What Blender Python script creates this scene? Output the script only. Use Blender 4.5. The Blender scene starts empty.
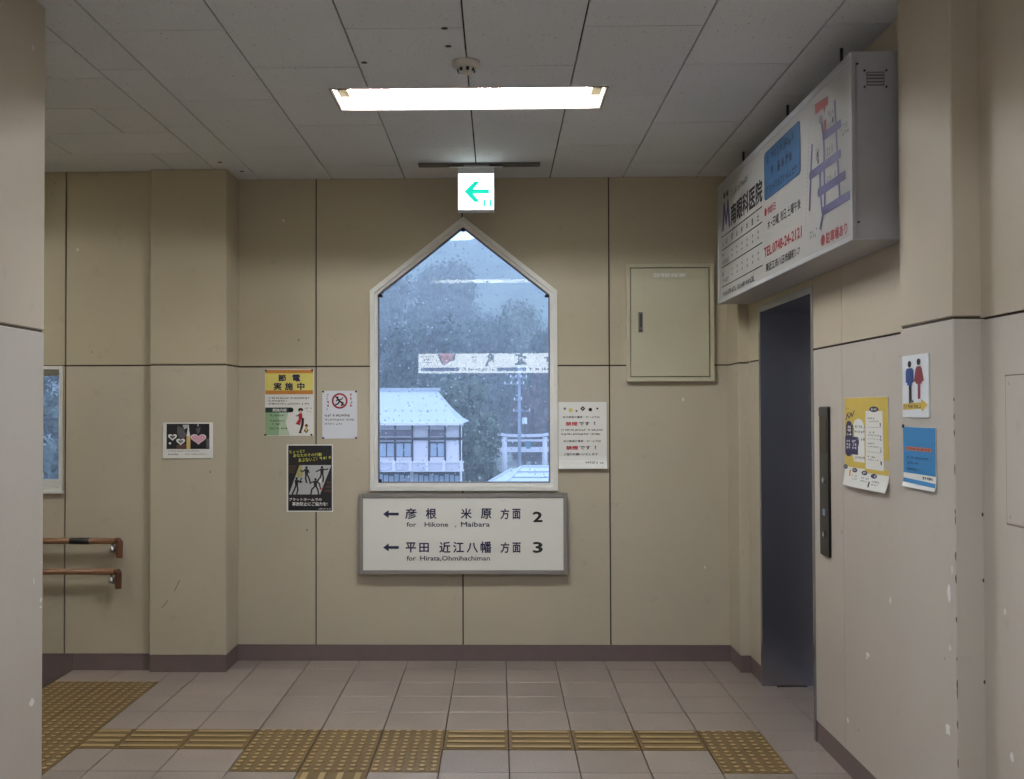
import bpy, bmesh, math, random
from mathutils import Vector, Matrix

# ------------------------------------------------------------------ camera, world, exposure
scene = bpy.context.scene
COL = scene.collection
F_PX, PU, PV = 1068.467, 477.474, 389.5
EYE = Vector((0.0, 0.0, 1.5564))
RC = Matrix(((0.99980446, -0.00323673, -0.01950830),
             (0.01956698, 0.01921622, 0.99962386),
             (-0.00286064, -0.99981011, 0.01927580)))     # columns: image right, image down, forward

cam = bpy.data.cameras.new('camera')
cam.sensor_fit = 'HORIZONTAL'; cam.sensor_width = 36.0
cam.lens = F_PX * 36.0 / 1024.0
cam.shift_x = (512.0 - PU) / 1024.0
cam.clip_start = 0.05; cam.clip_end = 2000
cam_o = bpy.data.objects.new('camera', cam); COL.objects.link(cam_o)
r, d, f = RC.col[0], RC.col[1], RC.col[2]
cam_o.matrix_world = Matrix(((r.x, -d.x, -f.x, EYE.x), (r.y, -d.y, -f.y, EYE.y), (r.z, -d.z, -f.z, EYE.z), (0, 0, 0, 1)))
scene.camera = cam_o

SKY_STRENGTH = 1.9
TUBE_STRENGTH = 85.0
scene.view_settings.view_transform = 'Standard'
scene.view_settings.look = 'None'
scene.view_settings.gamma = 1.0
scene.view_settings.use_curve_mapping = False
scene.view_settings.exposure = 0.80

world = bpy.data.worlds.new('overcast_sky'); scene.world = world; world.use_nodes = True
bg = world.node_tree.nodes['Background']
bg.inputs[0].default_value = (0.47, 0.65, 1.0, 1); bg.inputs[1].default_value = SKY_STRENGTH
scene.cycles.max_bounces = 10; scene.cycles.diffuse_bounces = 6; scene.cycles.glossy_bounces = 4
scene.cycles.transparent_max_bounces = 16; scene.cycles.volume_bounces = 2
scene.cycles.sample_clamp_indirect = 6.0
scene.cycles.caustics_reflective = False; scene.cycles.caustics_refractive = False

def ray(u, v):
    return RC @ Vector(((u - PU) / F_PX, (v - PV) / F_PX, 1.0))
def at(u, v, Y):
    q = ray(u, v); return EYE + q * (Y / q.y)

# ------------------------------------------------------------------ helpers
def lin(c):
    c = c / 255.0
    return c / 12.92 if c <= 0.04045 else ((c + 0.055) / 1.055) ** 2.4
def rgb(r, g, b): return (lin(r), lin(g), lin(b), 1.0)

MATS = {}
def new_mat(name):
    m = bpy.data.materials.new(name); m.use_nodes = True
    nt = m.node_tree; b = nt.nodes['Principled BSDF']
    return m, nt, b
def N(nt, t, **kw):
    n = nt.nodes.new(t)
    for k, v in kw.items(): setattr(n, k, v)
    return n
def plain(name, col, rough=0.6, metal=0.0, vary=0.08, scale=12.0, spec=0.5):
    """paint, plastic or print with a little procedural unevenness"""
    if name in MATS: return MATS[name]
    m, nt, b = new_mat(name)
    b.inputs['Roughness'].default_value = rough; b.inputs['Metallic'].default_value = metal
    b.inputs['Specular IOR Level'].default_value = spec
    geo = N(nt, 'ShaderNodeNewGeometry'); nz = N(nt, 'ShaderNodeTexNoise')
    nz.inputs['Scale'].default_value = scale; nz.inputs['Detail'].default_value = 4
    nt.links.new(geo.outputs['Position'], nz.inputs['Vector'])
    mx = N(nt, 'ShaderNodeMix', data_type='RGBA')
    mx.inputs[6].default_value = tuple(c * (1 - vary) for c in col[:3]) + (1,)
    mx.inputs[7].default_value = tuple(min(1, c * (1 + vary)) for c in col[:3]) + (1,)
    nt.links.new(nz.outputs[0], mx.inputs[0]); nt.links.new(mx.outputs[2], b.inputs['Base Color'])
    MATS[name] = m; return m
def glow(name, col, strength):
    if name in MATS: return MATS[name]
    m, nt, b = new_mat(name)
    b.inputs['Base Color'].default_value = col
    b.inputs['Emission Color'].default_value = col; b.inputs['Emission Strength'].default_value = strength
    MATS[name] = m; return m

def wall_paint(name, col, rough=0.55, stain=0.10, chips=True):
    m, nt, b = new_mat(name); L = nt.links
    geo = N(nt, 'ShaderNodeNewGeometry')
    big = N(nt, 'ShaderNodeTexNoise'); big.inputs['Scale'].default_value = 1.7; big.inputs['Detail'].default_value = 6
    fine = N(nt, 'ShaderNodeTexNoise'); fine.inputs['Scale'].default_value = 9; fine.inputs['Detail'].default_value = 8
    fine.inputs['Roughness'].default_value = 0.7
    for n in (big, fine): L.new(geo.outputs['Position'], n.inputs['Vector'])
    m1 = N(nt, 'ShaderNodeMix', data_type='RGBA')
    m1.inputs[6].default_value = tuple(c * (1 - stain) for c in col[:3]) + (1,)
    m1.inputs[7].default_value = tuple(min(1, c * (1 + stain * .6)) for c in col[:3]) + (1,)
    L.new(big.outputs[0], m1.inputs[0])
    # faint grey scuffs
    rp = N(nt, 'ShaderNodeValToRGB'); rp.color_ramp.elements[0].position = .60; rp.color_ramp.elements[1].position = .78
    rp.color_ramp.elements[0].color = (0, 0, 0, 1); rp.color_ramp.elements[1].color = (.5, .5, .5, 1)
    L.new(fine.outputs[0], rp.inputs[0])
    m2 = N(nt, 'ShaderNodeMix', data_type='RGBA'); m2.inputs[7].default_value = tuple(c * .62 for c in col[:3]) + (1,)
    L.new(rp.outputs[0], m2.inputs[0]); L.new(m1.outputs[2], m2.inputs[6])
    out = m2.outputs[2]
    if chips:   # sparse specks: dark knocks and pale flakes
        for sc, off, colour, thr in ((5.0, 0.0, (.05, .045, .04, 1), .028), (3.2, 7.7, (.78, .76, .73, 1), .026)):
            mp = N(nt, 'ShaderNodeMapping'); mp.inputs['Location'].default_value = (off, off * .7, off * .3)
            mp.inputs['Scale'].default_value = (1, 1, .7)
            vo = N(nt, 'ShaderNodeTexVoronoi'); vo.inputs['Scale'].default_value = sc
            L.new(geo.outputs['Position'], mp.inputs[0]); L.new(mp.outputs[0], vo.inputs['Vector'])
            lt = N(nt, 'ShaderNodeMath', operation='LESS_THAN'); lt.inputs[1].default_value = thr
            L.new(vo.outputs['Distance'], lt.inputs[0])
            mx = N(nt, 'ShaderNodeMix', data_type='RGBA'); mx.inputs[7].default_value = colour
            ml = N(nt, 'ShaderNodeMath', operation='MULTIPLY'); ml.inputs[1].default_value = .6
            L.new(lt.outputs[0], ml.inputs[0]); L.new(ml.outputs[0], mx.inputs[0]); L.new(out, mx.inputs[6]); out = mx.outputs[2]
    L.new(out, b.inputs['Base Color']); b.inputs['Roughness'].default_value = rough
    bp = N(nt, 'ShaderNodeBump'); bp.inputs['Strength'].default_value = .08; bp.inputs['Distance'].default_value = .004
    grain = N(nt, 'ShaderNodeTexNoise'); grain.inputs['Scale'].default_value = 160
    L.new(geo.outputs['Position'], grain.inputs['Vector']); L.new(grain.outputs[0], bp.inputs['Height']); L.new(bp.outputs[0], b.inputs['Normal'])
    MATS[name] = m; return m

class MB:
    """collects boxes, prisms and tubes; build() links them as one mesh object"""
    def __init__(s): s.v = []; s.f = []; s.mi = []; s.cur = 0
    def add(s, verts, faces):
        o = len(s.v); s.v += [tuple(p) for p in verts]
        for fa in faces: s.f.append(tuple(i + o for i in fa)); s.mi.append(s.cur)
        return s
    def box(s, x0, x1, y0, y1, z0, z1):
        x0, x1 = min(x0, x1), max(x0, x1); y0, y1 = min(y0, y1), max(y0, y1); z0, z1 = min(z0, z1), max(z0, z1)
        v = [(x0, y0, z0), (x1, y0, z0), (x1, y1, z0), (x0, y1, z0), (x0, y0, z1), (x1, y0, z1), (x1, y1, z1), (x0, y1, z1)]
        return s.add(v, [(3, 2, 1, 0), (4, 5, 6, 7), (0, 1, 5, 4), (1, 2, 6, 5), (2, 3, 7, 6), (3, 0, 4, 7)])
    def prism(s, pts, vec):
        n = len(pts); a = [Vector(p) for p in pts]; b = [p + Vector(vec) for p in a]
        fs = [tuple(range(n - 1, -1, -1)), tuple(range(n, 2 * n))]
        fs += [(i, (i + 1) % n, n + (i + 1) % n, n + i) for i in range(n)]
        return s.add(a + b, fs)
    def tube(s, path, rad, seg=10, cap=True):
        path = [Vector(p) for p in path]; rings = []
        rads = rad if isinstance(rad, (list, tuple)) else [rad] * len(path)
        up = None
        for i, p in enumerate(path):
            t = (path[min(i + 1, len(path) - 1)] - path[max(i - 1, 0)]).normalized()
            if up is None: up = Vector((0, 0, 1)) if abs(t.z) < .9 else Vector((1, 0, 0))
            a = t.cross(up).normalized(); bb = a.cross(t).normalized(); up = bb
            rings.append([p + (a * math.cos(q) + bb * math.sin(q)) * rads[i] for q in [2 * math.pi * k / seg for k in range(seg)]])
        vs = [q for rg in rings for q in rg]; fs = []
        for i in range(len(path) - 1):
            for k in range(seg):
                k2 = (k + 1) % seg
                fs.append((i * seg + k, i * seg + k2, (i + 1) * seg + k2, (i + 1) * seg + k))
        if cap: fs += [tuple(range(seg - 1, -1, -1)), tuple((len(path) - 1) * seg + k for k in range(seg))]
        return s.add(vs, fs)
    def lathe(s, c, prof, seg=20):
        """prof: (radius, z) list, about a vertical axis through c"""
        c = Vector(c); vs = []; fs = []
        for rr, z in prof:
            for k in range(seg):
                q = 2 * math.pi * k / seg; vs.append(c + Vector((rr * math.cos(q), rr * math.sin(q), z)))
        for i in range(len(prof) - 1):
            for k in range(seg):
                k2 = (k + 1) % seg; fs.append((i * seg + k, i * seg + k2, (i + 1) * seg + k2, (i + 1) * seg + k))
        fs += [tuple(range(seg - 1, -1, -1)), tuple((len(prof) - 1) * seg + k for k in range(seg))]
        return s.add(vs, fs)
    def mesh(s, name, mats, bevel=0, smooth=False):
        me = bpy.data.meshes.new(name); me.from_pydata(s.v, [], s.f)
        for m in (mats if isinstance(mats, (list, tuple)) else [mats]): me.materials.append(m)
        if any(s.mi):
            for p, i in zip(me.polygons, s.mi): p.material_index = i
        bm = bmesh.new(); bm.from_mesh(me)
        bmesh.ops.recalc_face_normals(bm, faces=bm.faces)
        if bevel: bmesh.ops.bevel(bm, geom=bm.edges[:], offset=bevel, segments=1, affect='EDGES', clamp_overlap=True)
        bm.to_mesh(me); bm.free()
        if smooth:
            for p in me.polygons: p.use_smooth = True
        me.update(); return me
    def build(s, name, mats, parent=None, bevel=0, smooth=False, local=False):
        return link(name, s.mesh(name, mats, bevel, smooth), parent, local)

def link(name, me, parent=None, local=False, loc=None):
    o = bpy.data.objects.new(name, me); COL.objects.link(o)
    if loc is not None: o.location = loc
    if parent is not None:
        o.parent = parent
        if not local: o.matrix_parent_inverse = Matrix.Translation(-Vector(parent.get('_w', (0, 0, 0))))
    return o
def tag(o, label=None, cat=None, group=None, kind=None):
    if label: o['label'] = label
    if cat: o['category'] = cat
    if group: o['group'] = group
    if kind: o['kind'] = kind
    return o
def thing(name, label, cat, loc=(0, 0, 0), group=None, kind=None):
    o = bpy.data.objects.new(name, None); COL.objects.link(o); o.location = loc; o.empty_display_size = .1
    o['_w'] = tuple(loc); return tag(o, label, cat, group, kind)
def struct(name, label=None, loc=(0, 0, 0)):
    o = bpy.data.objects.new(name, None); COL.objects.link(o); o.location = loc; o['_w'] = tuple(loc)
    return tag(o, label, None, None, 'structure')

# ---- flat print on signs and papers -------------------------------------------------------
TXT = {}
def text_mesh(body, bold):
    if (body, bold) not in TXT:
        c = bpy.data.curves.new('lettering_curve', 'FONT'); c.body = body; c.offset = bold; c.resolution_u = 2
        o = bpy.data.objects.new('lettering_curve', c); me = o.to_mesh()
        vs = [(v.co.x, v.co.y) for v in me.vertices]; fs = [tuple(p.vertices) for p in me.polygons]
        o.to_mesh_clear(); bpy.data.objects.remove(o); bpy.data.curves.remove(c)
        TXT[(body, bold)] = (vs, fs)
    return TXT[(body, bold)]

class Print:
    """flat print on a sheet. ref = (left, top, right, bottom) in any units, mapped onto the sheet;
    place(a, b) -> point on the sheet for a, b in 0..1 (b downwards), normal n"""
    def __init__(s, place, n, ref): s.place = place; s.n = Vector(n); s.ref = ref; s.parts = {}; s.rnd = random.Random(7); s.uid = 0; s.small = {'timetable', 'map_label', 'map_border', 'photo', 'brickwork', 'man_pictogram', 'drawing', 'body_text'}
    def P(s, x, y, layer):
        x0, y0, x1, y1 = s.ref
        return s.place((x - x0) / (x1 - x0), (y - y0) / (y1 - y0)) + s.n * (.0005 + .0004 * layer)
    OWN = {'lettering', 'title', 'red_lettering', 'platform_number', 'phone_number', 'dancer'}      # a part for every string
    EACH = {'arrow', 'ornament', 'pictogram', 'oval_tag', 'heart', 'header_band', 'green_panel', 'brush_mark', 'print_band', 'map_callout'}   # a part for every piece
    def mb(s, part, mat): return s.parts.setdefault((part, mat.name, s.uid if part in s.OWN or part in s.EACH else -1), (MB(), mat))[0]
    def poly(s, part, mat, pts, layer=1):
        if part in s.EACH: s.uid += 1
        s.mb(part, mat).add([s.P(x, y, layer) for x, y in pts], [tuple(range(len(pts)))])
    def rect(s, part, mat, x0, y0, x1, y1, layer=1): s.poly(part, mat, [(x0, y0), (x1, y0), (x1, y1), (x0, y1)], layer)
    def disc(s, part, mat, x, y, rx, ry=None, layer=1, seg=18):
        ry = ry or rx; s.poly(part, mat, [(x + rx * math.cos(2 * math.pi * k / seg), y + ry * math.sin(2 * math.pi * k / seg)) for k in range(seg)], layer)
    def ring(s, part, mat, x, y, r0, r1, layer=1, seg=24):
        for k in range(seg):
            a, b = 2 * math.pi * k / seg, 2 * math.pi * (k + 1) / seg
            s.poly(part, mat, [(x + r0 * math.cos(a), y + r0 * math.sin(a)), (x + r1 * math.cos(a), y + r1 * math.sin(a)),
                               (x + r1 * math.cos(b), y + r1 * math.sin(b)), (x + r0 * math.cos(b), y + r0 * math.sin(b))], layer)
    def line(s, part, mat, pts, w, layer=1, asp=1.0):
        """thick polyline; asp = horizontal units per vertical unit of real length"""
        for (xa, ya), (xb, yb) in zip(pts, pts[1:]):
            dx, dy = (xb - xa) / asp, yb - ya; l = math.hypot(dx, dy) or 1
            nx, ny = -dy / l * w / 2 * asp, dx / l * w / 2; ex, ey = dx / l * w * .3 * asp, dy / l * w * .3
            s.poly(part, mat, [(xa - ex + nx, ya - ey + ny), (xb + ex + nx, yb + ey + ny), (xb + ex - nx, yb + ey - ny), (xa - ex - nx, ya - ey - ny)], layer)
    def text(s, part, mat, body, x0, y0, x1, y1, bold=.01, layer=1, skew=0.0):
        vs, fs = text_mesh(body, 0.0)
        if not vs: return
        s.uid += 1
        ax, bx = min(v[0] for v in vs), max(v[0] for v in vs); ay, by = min(v[1] for v in vs), max(v[1] for v in vs)
        ax, bx, ay, by = ax - bold, bx + bold, ay - bold, by + bold
        for k_, (ox, oy) in enumerate(((0, 0), (bold, 0), (-bold, 0), (0, bold), (0, -bold)) if bold > .011 else ((0, 0),)):
            pts = []
            for vx, vy in vs:
                a = (vx + ox - ax) / ((bx - ax) or 1); b = (vy + oy - ay) / ((by - ay) or 1)
                pts.append(s.P(x0 + a * (x1 - x0), y1 + b * (y0 - y1) + skew * a, layer + .15 * k_))
            s.mb(part, mat).add(pts, fs)
    def marks(s, part, mat, x0, y0, x1, y1, n, layer=1, skew=0.0):
        """a line of print too small to read: n little stroke clusters"""
        cw = (x1 - x0) / n; h = y1 - y0; s.small.add(part); s.uid += 1
        for i in range(n):
            if s.rnd.random() < .06: continue
            cx = x0 + (i + .08) * cw; w = cw * .84; sk = skew * i / n
            for k in range(3):
                if s.rnd.random() < .5:
                    yy = y0 + h * s.rnd.choice((.05, .3, .5, .75)) + sk; s.rect(part, mat, cx + w * s.rnd.uniform(0, .2), yy, cx + w * s.rnd.uniform(.7, 1), yy + h * .22, layer)
                else:
                    xx = cx + w * s.rnd.choice((.05, .35, .65)); s.rect(part, mat, xx, y0 + h * s.rnd.uniform(0, .2) + sk, xx + w * .27, y0 + h * s.rnd.uniform(.75, 1) + sk, layer)
    def finish(s, parent):
        for (part, _, u_), (mb, mat) in s.parts.items():
            me = bpy.data.meshes.new(part); me.from_pydata(mb.v, [], mb.f); me.materials.append(mat)
            bm = bmesh.new(); bm.from_mesh(me)
            for fa in bm.faces:
                fa.normal_update()
                if fa.normal.dot(s.n) < 0: fa.normal_flip()
            bm.to_mesh(me); bm.free(); o = link(part, me, parent)
            if u_ == -1 and part in s.small: o['kind'] = 'stuff'        # strokes too small to pick apart

def plane_back(x0, x1, z0, z1, Y):          # sheet facing the room from a wall at constant Y
    return (lambda a, b: Vector((x0 + a * (x1 - x0), Y, z1 + b * (z0 - z1)))), (0, -1, 0)
def plane_right(y0, y1, z0, z1, X):         # sheet on the right wall; a = 0 at the far edge y0
    return (lambda a, b: Vector((X, y0 + a * (y1 - y0), z1 + b * (z0 - z1)))), (-1, 0, 0)

def sheet(name, mat, parent, place, n, nu=6, nv=8, th=.0012):
    """paper with thickness that follows place()"""
    n = Vector(n); mb = MB(); vs = []; fs = []
    for side in (0, 1):
        for j in range(nv + 1):
            for i in range(nu + 1): vs.append(place(i / nu, j / nv) - n * (th * side))
    W = nu + 1; O = W * (nv + 1)
    for j in range(nv):
        for i in range(nu):
            q = (j * W + i, j * W + i + 1, (j + 1) * W + i + 1, (j + 1) * W + i)
            fs.append(q); fs.append(tuple(O + k for k in reversed(q)))
    for i in range(nu):
        fs.append((i, i + 1, O + i + 1, O + i)); k = nv * W; fs.append((k + i, k + i + 1, O + k + i + 1, O + k + i))
    for j in range(nv):
        fs.append((j * W, (j + 1) * W, O + (j + 1) * W, O + j * W)); k = nu
        fs.append((j * W + k, (j + 1) * W + k, O + (j + 1) * W + k, O + j * W + k))
    mb.add(vs, fs); return mb.build(name, mat, parent)

# ------------------------------------------------------------------ materials
CREAM = wall_paint('cream_wall_paint', rgb(181, 171, 147))
LOWER = wall_paint('greyed_cream_lower_paint', rgb(183, 174, 155))
UPPER = wall_paint('warm_beige_upper_paint', rgb(184, 173, 155))
PALE = wall_paint('pale_grey_beige_wall_paint', rgb(186, 179, 170))
SEALANT = plain('brown_joint_sealant', rgb(62, 50, 40), .8)
BASE = plain('plum_brown_vinyl_base', rgb(106, 92, 91), .5, vary=.12)
DARKGAP = plain('dark_grout', rgb(58, 50, 46), .9)
WHITE_METAL = plain('white_painted_metal', rgb(222, 222, 220), .4)
ALU = plain('pale_aluminium', rgb(222, 222, 216), .4, .0)
BLACK = plain('black_plastic', rgb(18, 18, 20), .45)
INK = plain('black_ink', rgb(22, 20, 24), .6)
NAVY = plain('navy_ink', rgb(30, 30, 66), .6)
PAPER = plain('white_paper', rgb(226, 226, 222), .6, vary=.03)
PAPER_BLUE = plain('cool_white_paper', rgb(216, 220, 228), .6, vary=.03)
RED = plain('red_ink', rgb(176, 30, 44), .6)
YELLOW = plain('yellow_ink', rgb(220, 208, 112), .6)
ORANGE = plain('orange_ink', rgb(196, 130, 56), .6)
GREEN = plain('green_ink', rgb(140, 172, 132), .6)
PALEGREEN = plain('pale_green_ink', rgb(184, 204, 178), .6)
DKGREEN = plain('dark_green_ink', rgb(30, 58, 44), .6)
SKIN = plain('skin_tone_ink', rgb(214, 176, 150), .6)
GREYINK = plain('grey_ink', rgb(120, 120, 124), .6)
LGREY = plain('light_grey_ink', rgb(176, 178, 180), .6)
PINK = plain('pink_ink', rgb(214, 160, 184), .6)

def brushed_steel():
    m, nt, b = new_mat('brushed_stainless_steel'); L = nt.links
    geo = N(nt, 'ShaderNodeNewGeometry'); nz = N(nt, 'ShaderNodeTexNoise'); nz.inputs['Scale'].default_value = 3
    L.new(geo.outputs['Position'], nz.inputs['Vector'])
    mr = N(nt, 'ShaderNodeMapRange'); mr.inputs[3].default_value = .24; mr.inputs[4].default_value = .30
    b.inputs['Roughness'].default_value = .26
    L.new(nz.outputs[0], mr.inputs[0]); L.new(mr.outputs[0], b.inputs['Anisotropic'])
    b.inputs['Base Color'].default_value = rgb(176, 178, 190); b.inputs['Metallic'].default_value = 1.0
    return m
STEEL = brushed_steel()

def ceiling_board_mat():
    m, nt, b = new_mat('pinholed_ceiling_board'); L = nt.links
    geo = N(nt, 'ShaderNodeNewGeometry')
    col = rgb(224, 229, 236)
    out = None
    nz = N(nt, 'ShaderNodeTexNoise'); nz.inputs['Scale'].default_value = 2.2; nz.inputs['Detail'].default_value = 4
    L.new(geo.outputs['Position'], nz.inputs['Vector'])
    m0 = N(nt, 'ShaderNodeMix', data_type='RGBA'); m0.inputs[6].default_value = tuple(c * .9 for c in col[:3]) + (1,); m0.inputs[7].default_value = col
    L.new(nz.outputs[0], m0.inputs[0]); out = m0.outputs[2]
    for sc, thr, dark in ((48, .17, .55), (21, .09, .35)):
        vo = N(nt, 'ShaderNodeTexVoronoi'); vo.inputs['Scale'].default_value = sc; L.new(geo.outputs['Position'], vo.inputs['Vector'])
        mr = N(nt, 'ShaderNodeMapRange'); mr.inputs[1].default_value = thr * .6; mr.inputs[2].default_value = thr * 1.3
        mr.inputs[3].default_value = 1; mr.inputs[4].default_value = 0
        L.new(vo.outputs['Distance'], mr.inputs[0])
        sx = N(nt, 'ShaderNodeSeparateColor'); L.new(vo.outputs['Color'], sx.inputs[0])
        ml = N(nt, 'ShaderNodeMath', operation='MULTIPLY'); L.new(mr.outputs[0], ml.inputs[0]); L.new(sx.outputs[0], ml.inputs[1])
        mx = N(nt, 'ShaderNodeMix', data_type='RGBA'); mx.inputs[7].default_value = tuple(c * dark for c in col[:3]) + (1,)
        L.new(ml.outputs[0], mx.inputs[0]); L.new(out, mx.inputs[6]); out = mx.outputs[2]
    oi = N(nt, 'ShaderNodeObjectInfo'); mr = N(nt, 'ShaderNodeMapRange'); mr.inputs[3].default_value = .96; mr.inputs[4].default_value = 1.03
    L.new(oi.outputs['Random'], mr.inputs[0])
    hs = N(nt, 'ShaderNodeHueSaturation'); L.new(mr.outputs[0], hs.inputs['Value']); L.new(out, hs.inputs['Color'])
    L.new(hs.outputs[0], b.inputs['Base Color']); b.inputs['Roughness'].default_value = .8
    return m
BOARD = ceiling_board_mat()

def floor_tile_mat(name, col, rough=.34, grid=False):
    m, nt, b = new_mat(name); L = nt.links
    geo = N(nt, 'ShaderNodeNewGeometry')
    sp = N(nt, 'ShaderNodeTexNoise'); sp.inputs['Scale'].default_value = 75; sp.inputs['Detail'].default_value = 3
    bl = N(nt, 'ShaderNodeTexNoise'); bl.inputs['Scale'].default_value = 3; bl.inputs['Detail'].default_value = 6
    for n in (sp, bl): L.new(geo.outputs['Position'], n.inputs['Vector'])
    m1 = N(nt, 'ShaderNodeMix', data_type='RGBA'); m1.inputs[6].default_value = tuple(c * .70 for c in col[:3]) + (1,); m1.inputs[7].default_value = tuple(c * 1.24 for c in col[:3]) + (1,)
    L.new(sp.outputs[0], m1.inputs[0])
    m2 = N(nt, 'ShaderNodeMix', data_type='RGBA', blend_type='MULTIPLY'); m2.inputs[0].default_value = .45
    L.new(m1.outputs[2], m2.inputs[6]); L.new(bl.outputs[0], m2.inputs[7])
    oi = N(nt, 'ShaderNodeObjectInfo'); mr = N(nt, 'ShaderNodeMapRange'); mr.inputs[3].default_value = .92; mr.inputs[4].default_value = 1.06
    L.new(oi.outputs['Random'], mr.inputs[0]); hs = N(nt, 'ShaderNodeHueSaturation'); L.new(mr.outputs[0], hs.inputs['Value']); L.new(m2.outputs[2], hs.inputs['Color'])
    out = hs.outputs[0]
    if grid:    # floor outside the frame: joints as print
        br = N(nt, 'ShaderNodeTexBrick', offset=0.0); br.inputs['Scale'].default_value = 1; br.inputs['Mortar Size'].default_value = .003
        br.inputs['Brick Width'].default_value = .304; br.inputs['Row Height'].default_value = .304
        br.inputs['Color1'].default_value = br.inputs['Color2'].default_value = (1, 1, 1, 1); br.inputs['Mortar'].default_value = (.3, .27, .25, 1)
        mp = N(nt, 'ShaderNodeMapping'); mp.inputs['Location'].default_value = (-.0423, -6.1412 + .304 * 30, 0)
        L.new(geo.outputs['Position'], mp.inputs[0]); L.new(mp.outputs[0], br.inputs['Vector'])
        m3 = N(nt, 'ShaderNodeMix', data_type='RGBA', blend_type='MULTIPLY'); m3.inputs[0].default_value = 1
        L.new(out, m3.inputs[6]); L.new(br.outputs['Color'], m3.inputs[7]); out = m3.outputs[2]
    L.new(out, b.inputs['Base Color'])
    rr = N(nt, 'ShaderNodeMapRange'); rr.inputs[3].default_value = rough - .06; rr.inputs[4].default_value = rough + .14
    L.new(bl.outputs[0], rr.inputs[0]); L.new(rr.outputs[0], b.inputs['Roughness'])
    MATS[name] = m; return m
TILE = floor_tile_mat('speckled_pinkish_grey_tile', rgb(164, 151, 143))
TILE_PLAIN = floor_tile_mat('speckled_tile_with_joints', rgb(164, 151, 143), grid=True)
TACT = plain('ochre_tactile_paving', rgb(106, 85, 50), .5, vary=.3, scale=7)
TACT_WORN = plain('worn_pale_ochre', rgb(164, 142, 100), .45, vary=.2, scale=9)

def glass_mat(specks):
    m = bpy.data.materials.new('rain_specked_glass' if specks else 'clear_window_glass'); m.use_nodes = True
    nt = m.node_tree; L = nt.links; nt.nodes.clear()
    out = N(nt, 'ShaderNodeOutputMaterial'); tr = N(nt, 'ShaderNodeBsdfTransparent'); gl = N(nt, 'ShaderNodeBsdfGlossy')
    tr.inputs[0].default_value = (.93, .95, .96, 1); gl.inputs['Roughness'].default_value = .01
    fr = N(nt, 'ShaderNodeFresnel'); fr.inputs[0].default_value = 1.6
    mx = N(nt, 'ShaderNodeMixShader'); L.new(fr.outputs[0], mx.inputs[0]); L.new(tr.outputs[0], mx.inputs[1]); L.new(gl.outputs[0], mx.inputs[2])
    last = mx.outputs[0]
    if specks:
        geo = N(nt, 'ShaderNodeNewGeometry'); df = N(nt, 'ShaderNodeBsdfTranslucent'); df.inputs[0].default_value = (.9, .92, .95, 1)
        vo = N(nt, 'ShaderNodeTexVoronoi'); vo.inputs['Scale'].default_value = 34; L.new(geo.outputs['Position'], vo.inputs['Vector'])
        mr = N(nt, 'ShaderNodeMapRange'); mr.inputs[1].default_value = .10; mr.inputs[2].default_value = .24; mr.inputs[3].default_value = 1; mr.inputs[4].default_value = 0
        L.new(vo.outputs['Distance'], mr.inputs[0])
        sx = N(nt, 'ShaderNodeSeparateColor'); L.new(vo.outputs['Color'], sx.inputs[0])
        pw = N(nt, 'ShaderNodeMath', operation='POWER'); pw.inputs[1].default_value = 2.5; L.new(sx.outputs[0], pw.inputs[0])
        ml = N(nt, 'ShaderNodeMath', operation='MULTIPLY'); L.new(mr.outputs[0], ml.inputs[0]); L.new(pw.outputs[0], ml.inputs[1])
        m2 = N(nt, 'ShaderNodeMixShader'); L.new(ml.outputs[0], m2.inputs[0]); L.new(last, m2.inputs[1]); L.new(df.outputs[0], m2.inputs[2]); last = m2.outputs[0]
    L.new(last, out.inputs[0]); return m
GLASS = glass_mat(True); GLASS2 = glass_mat(False)

# ------------------------------------------------------------------ the room: key sizes
YB = 6.657            # back wall face
YL = 6.405            # wall face at the stair, left
HC = 3.008            # ceiling
XR = 1.485            # right wall face
XN = 1.512            # right wall face, nearer part
XC = 1.425            # faces of the columns on the right
XL = -1.625           # faces of the columns on the left
ZJ = 1.832            # horizontal wall joint
ZB = 0.100            # baseboard top
G = 0.0045            # half a wall joint
TH = 0.012            # panel thickness
XS = -2.565           # floor edge at the stair head
YN = -2.2             # closed end of the passage behind the photographer

def panel_back(parent, pts, Y, name='wall_panel'):     # polygon (x, z) on a wall of constant Y; the lower row has a greyer tone
    MB().prism([(x, Y, z) for x, z in pts], (0, TH, 0)).build(name, CREAM if pts[0][1] > 1 else LOWER, parent)
def panel_right(parent, y0, y1, z0, z1, X, name='wall_panel', mat=None):
    MB().box(X, X + TH, y0, y1, z0, z1).build(name, mat or PALE, parent)

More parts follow.
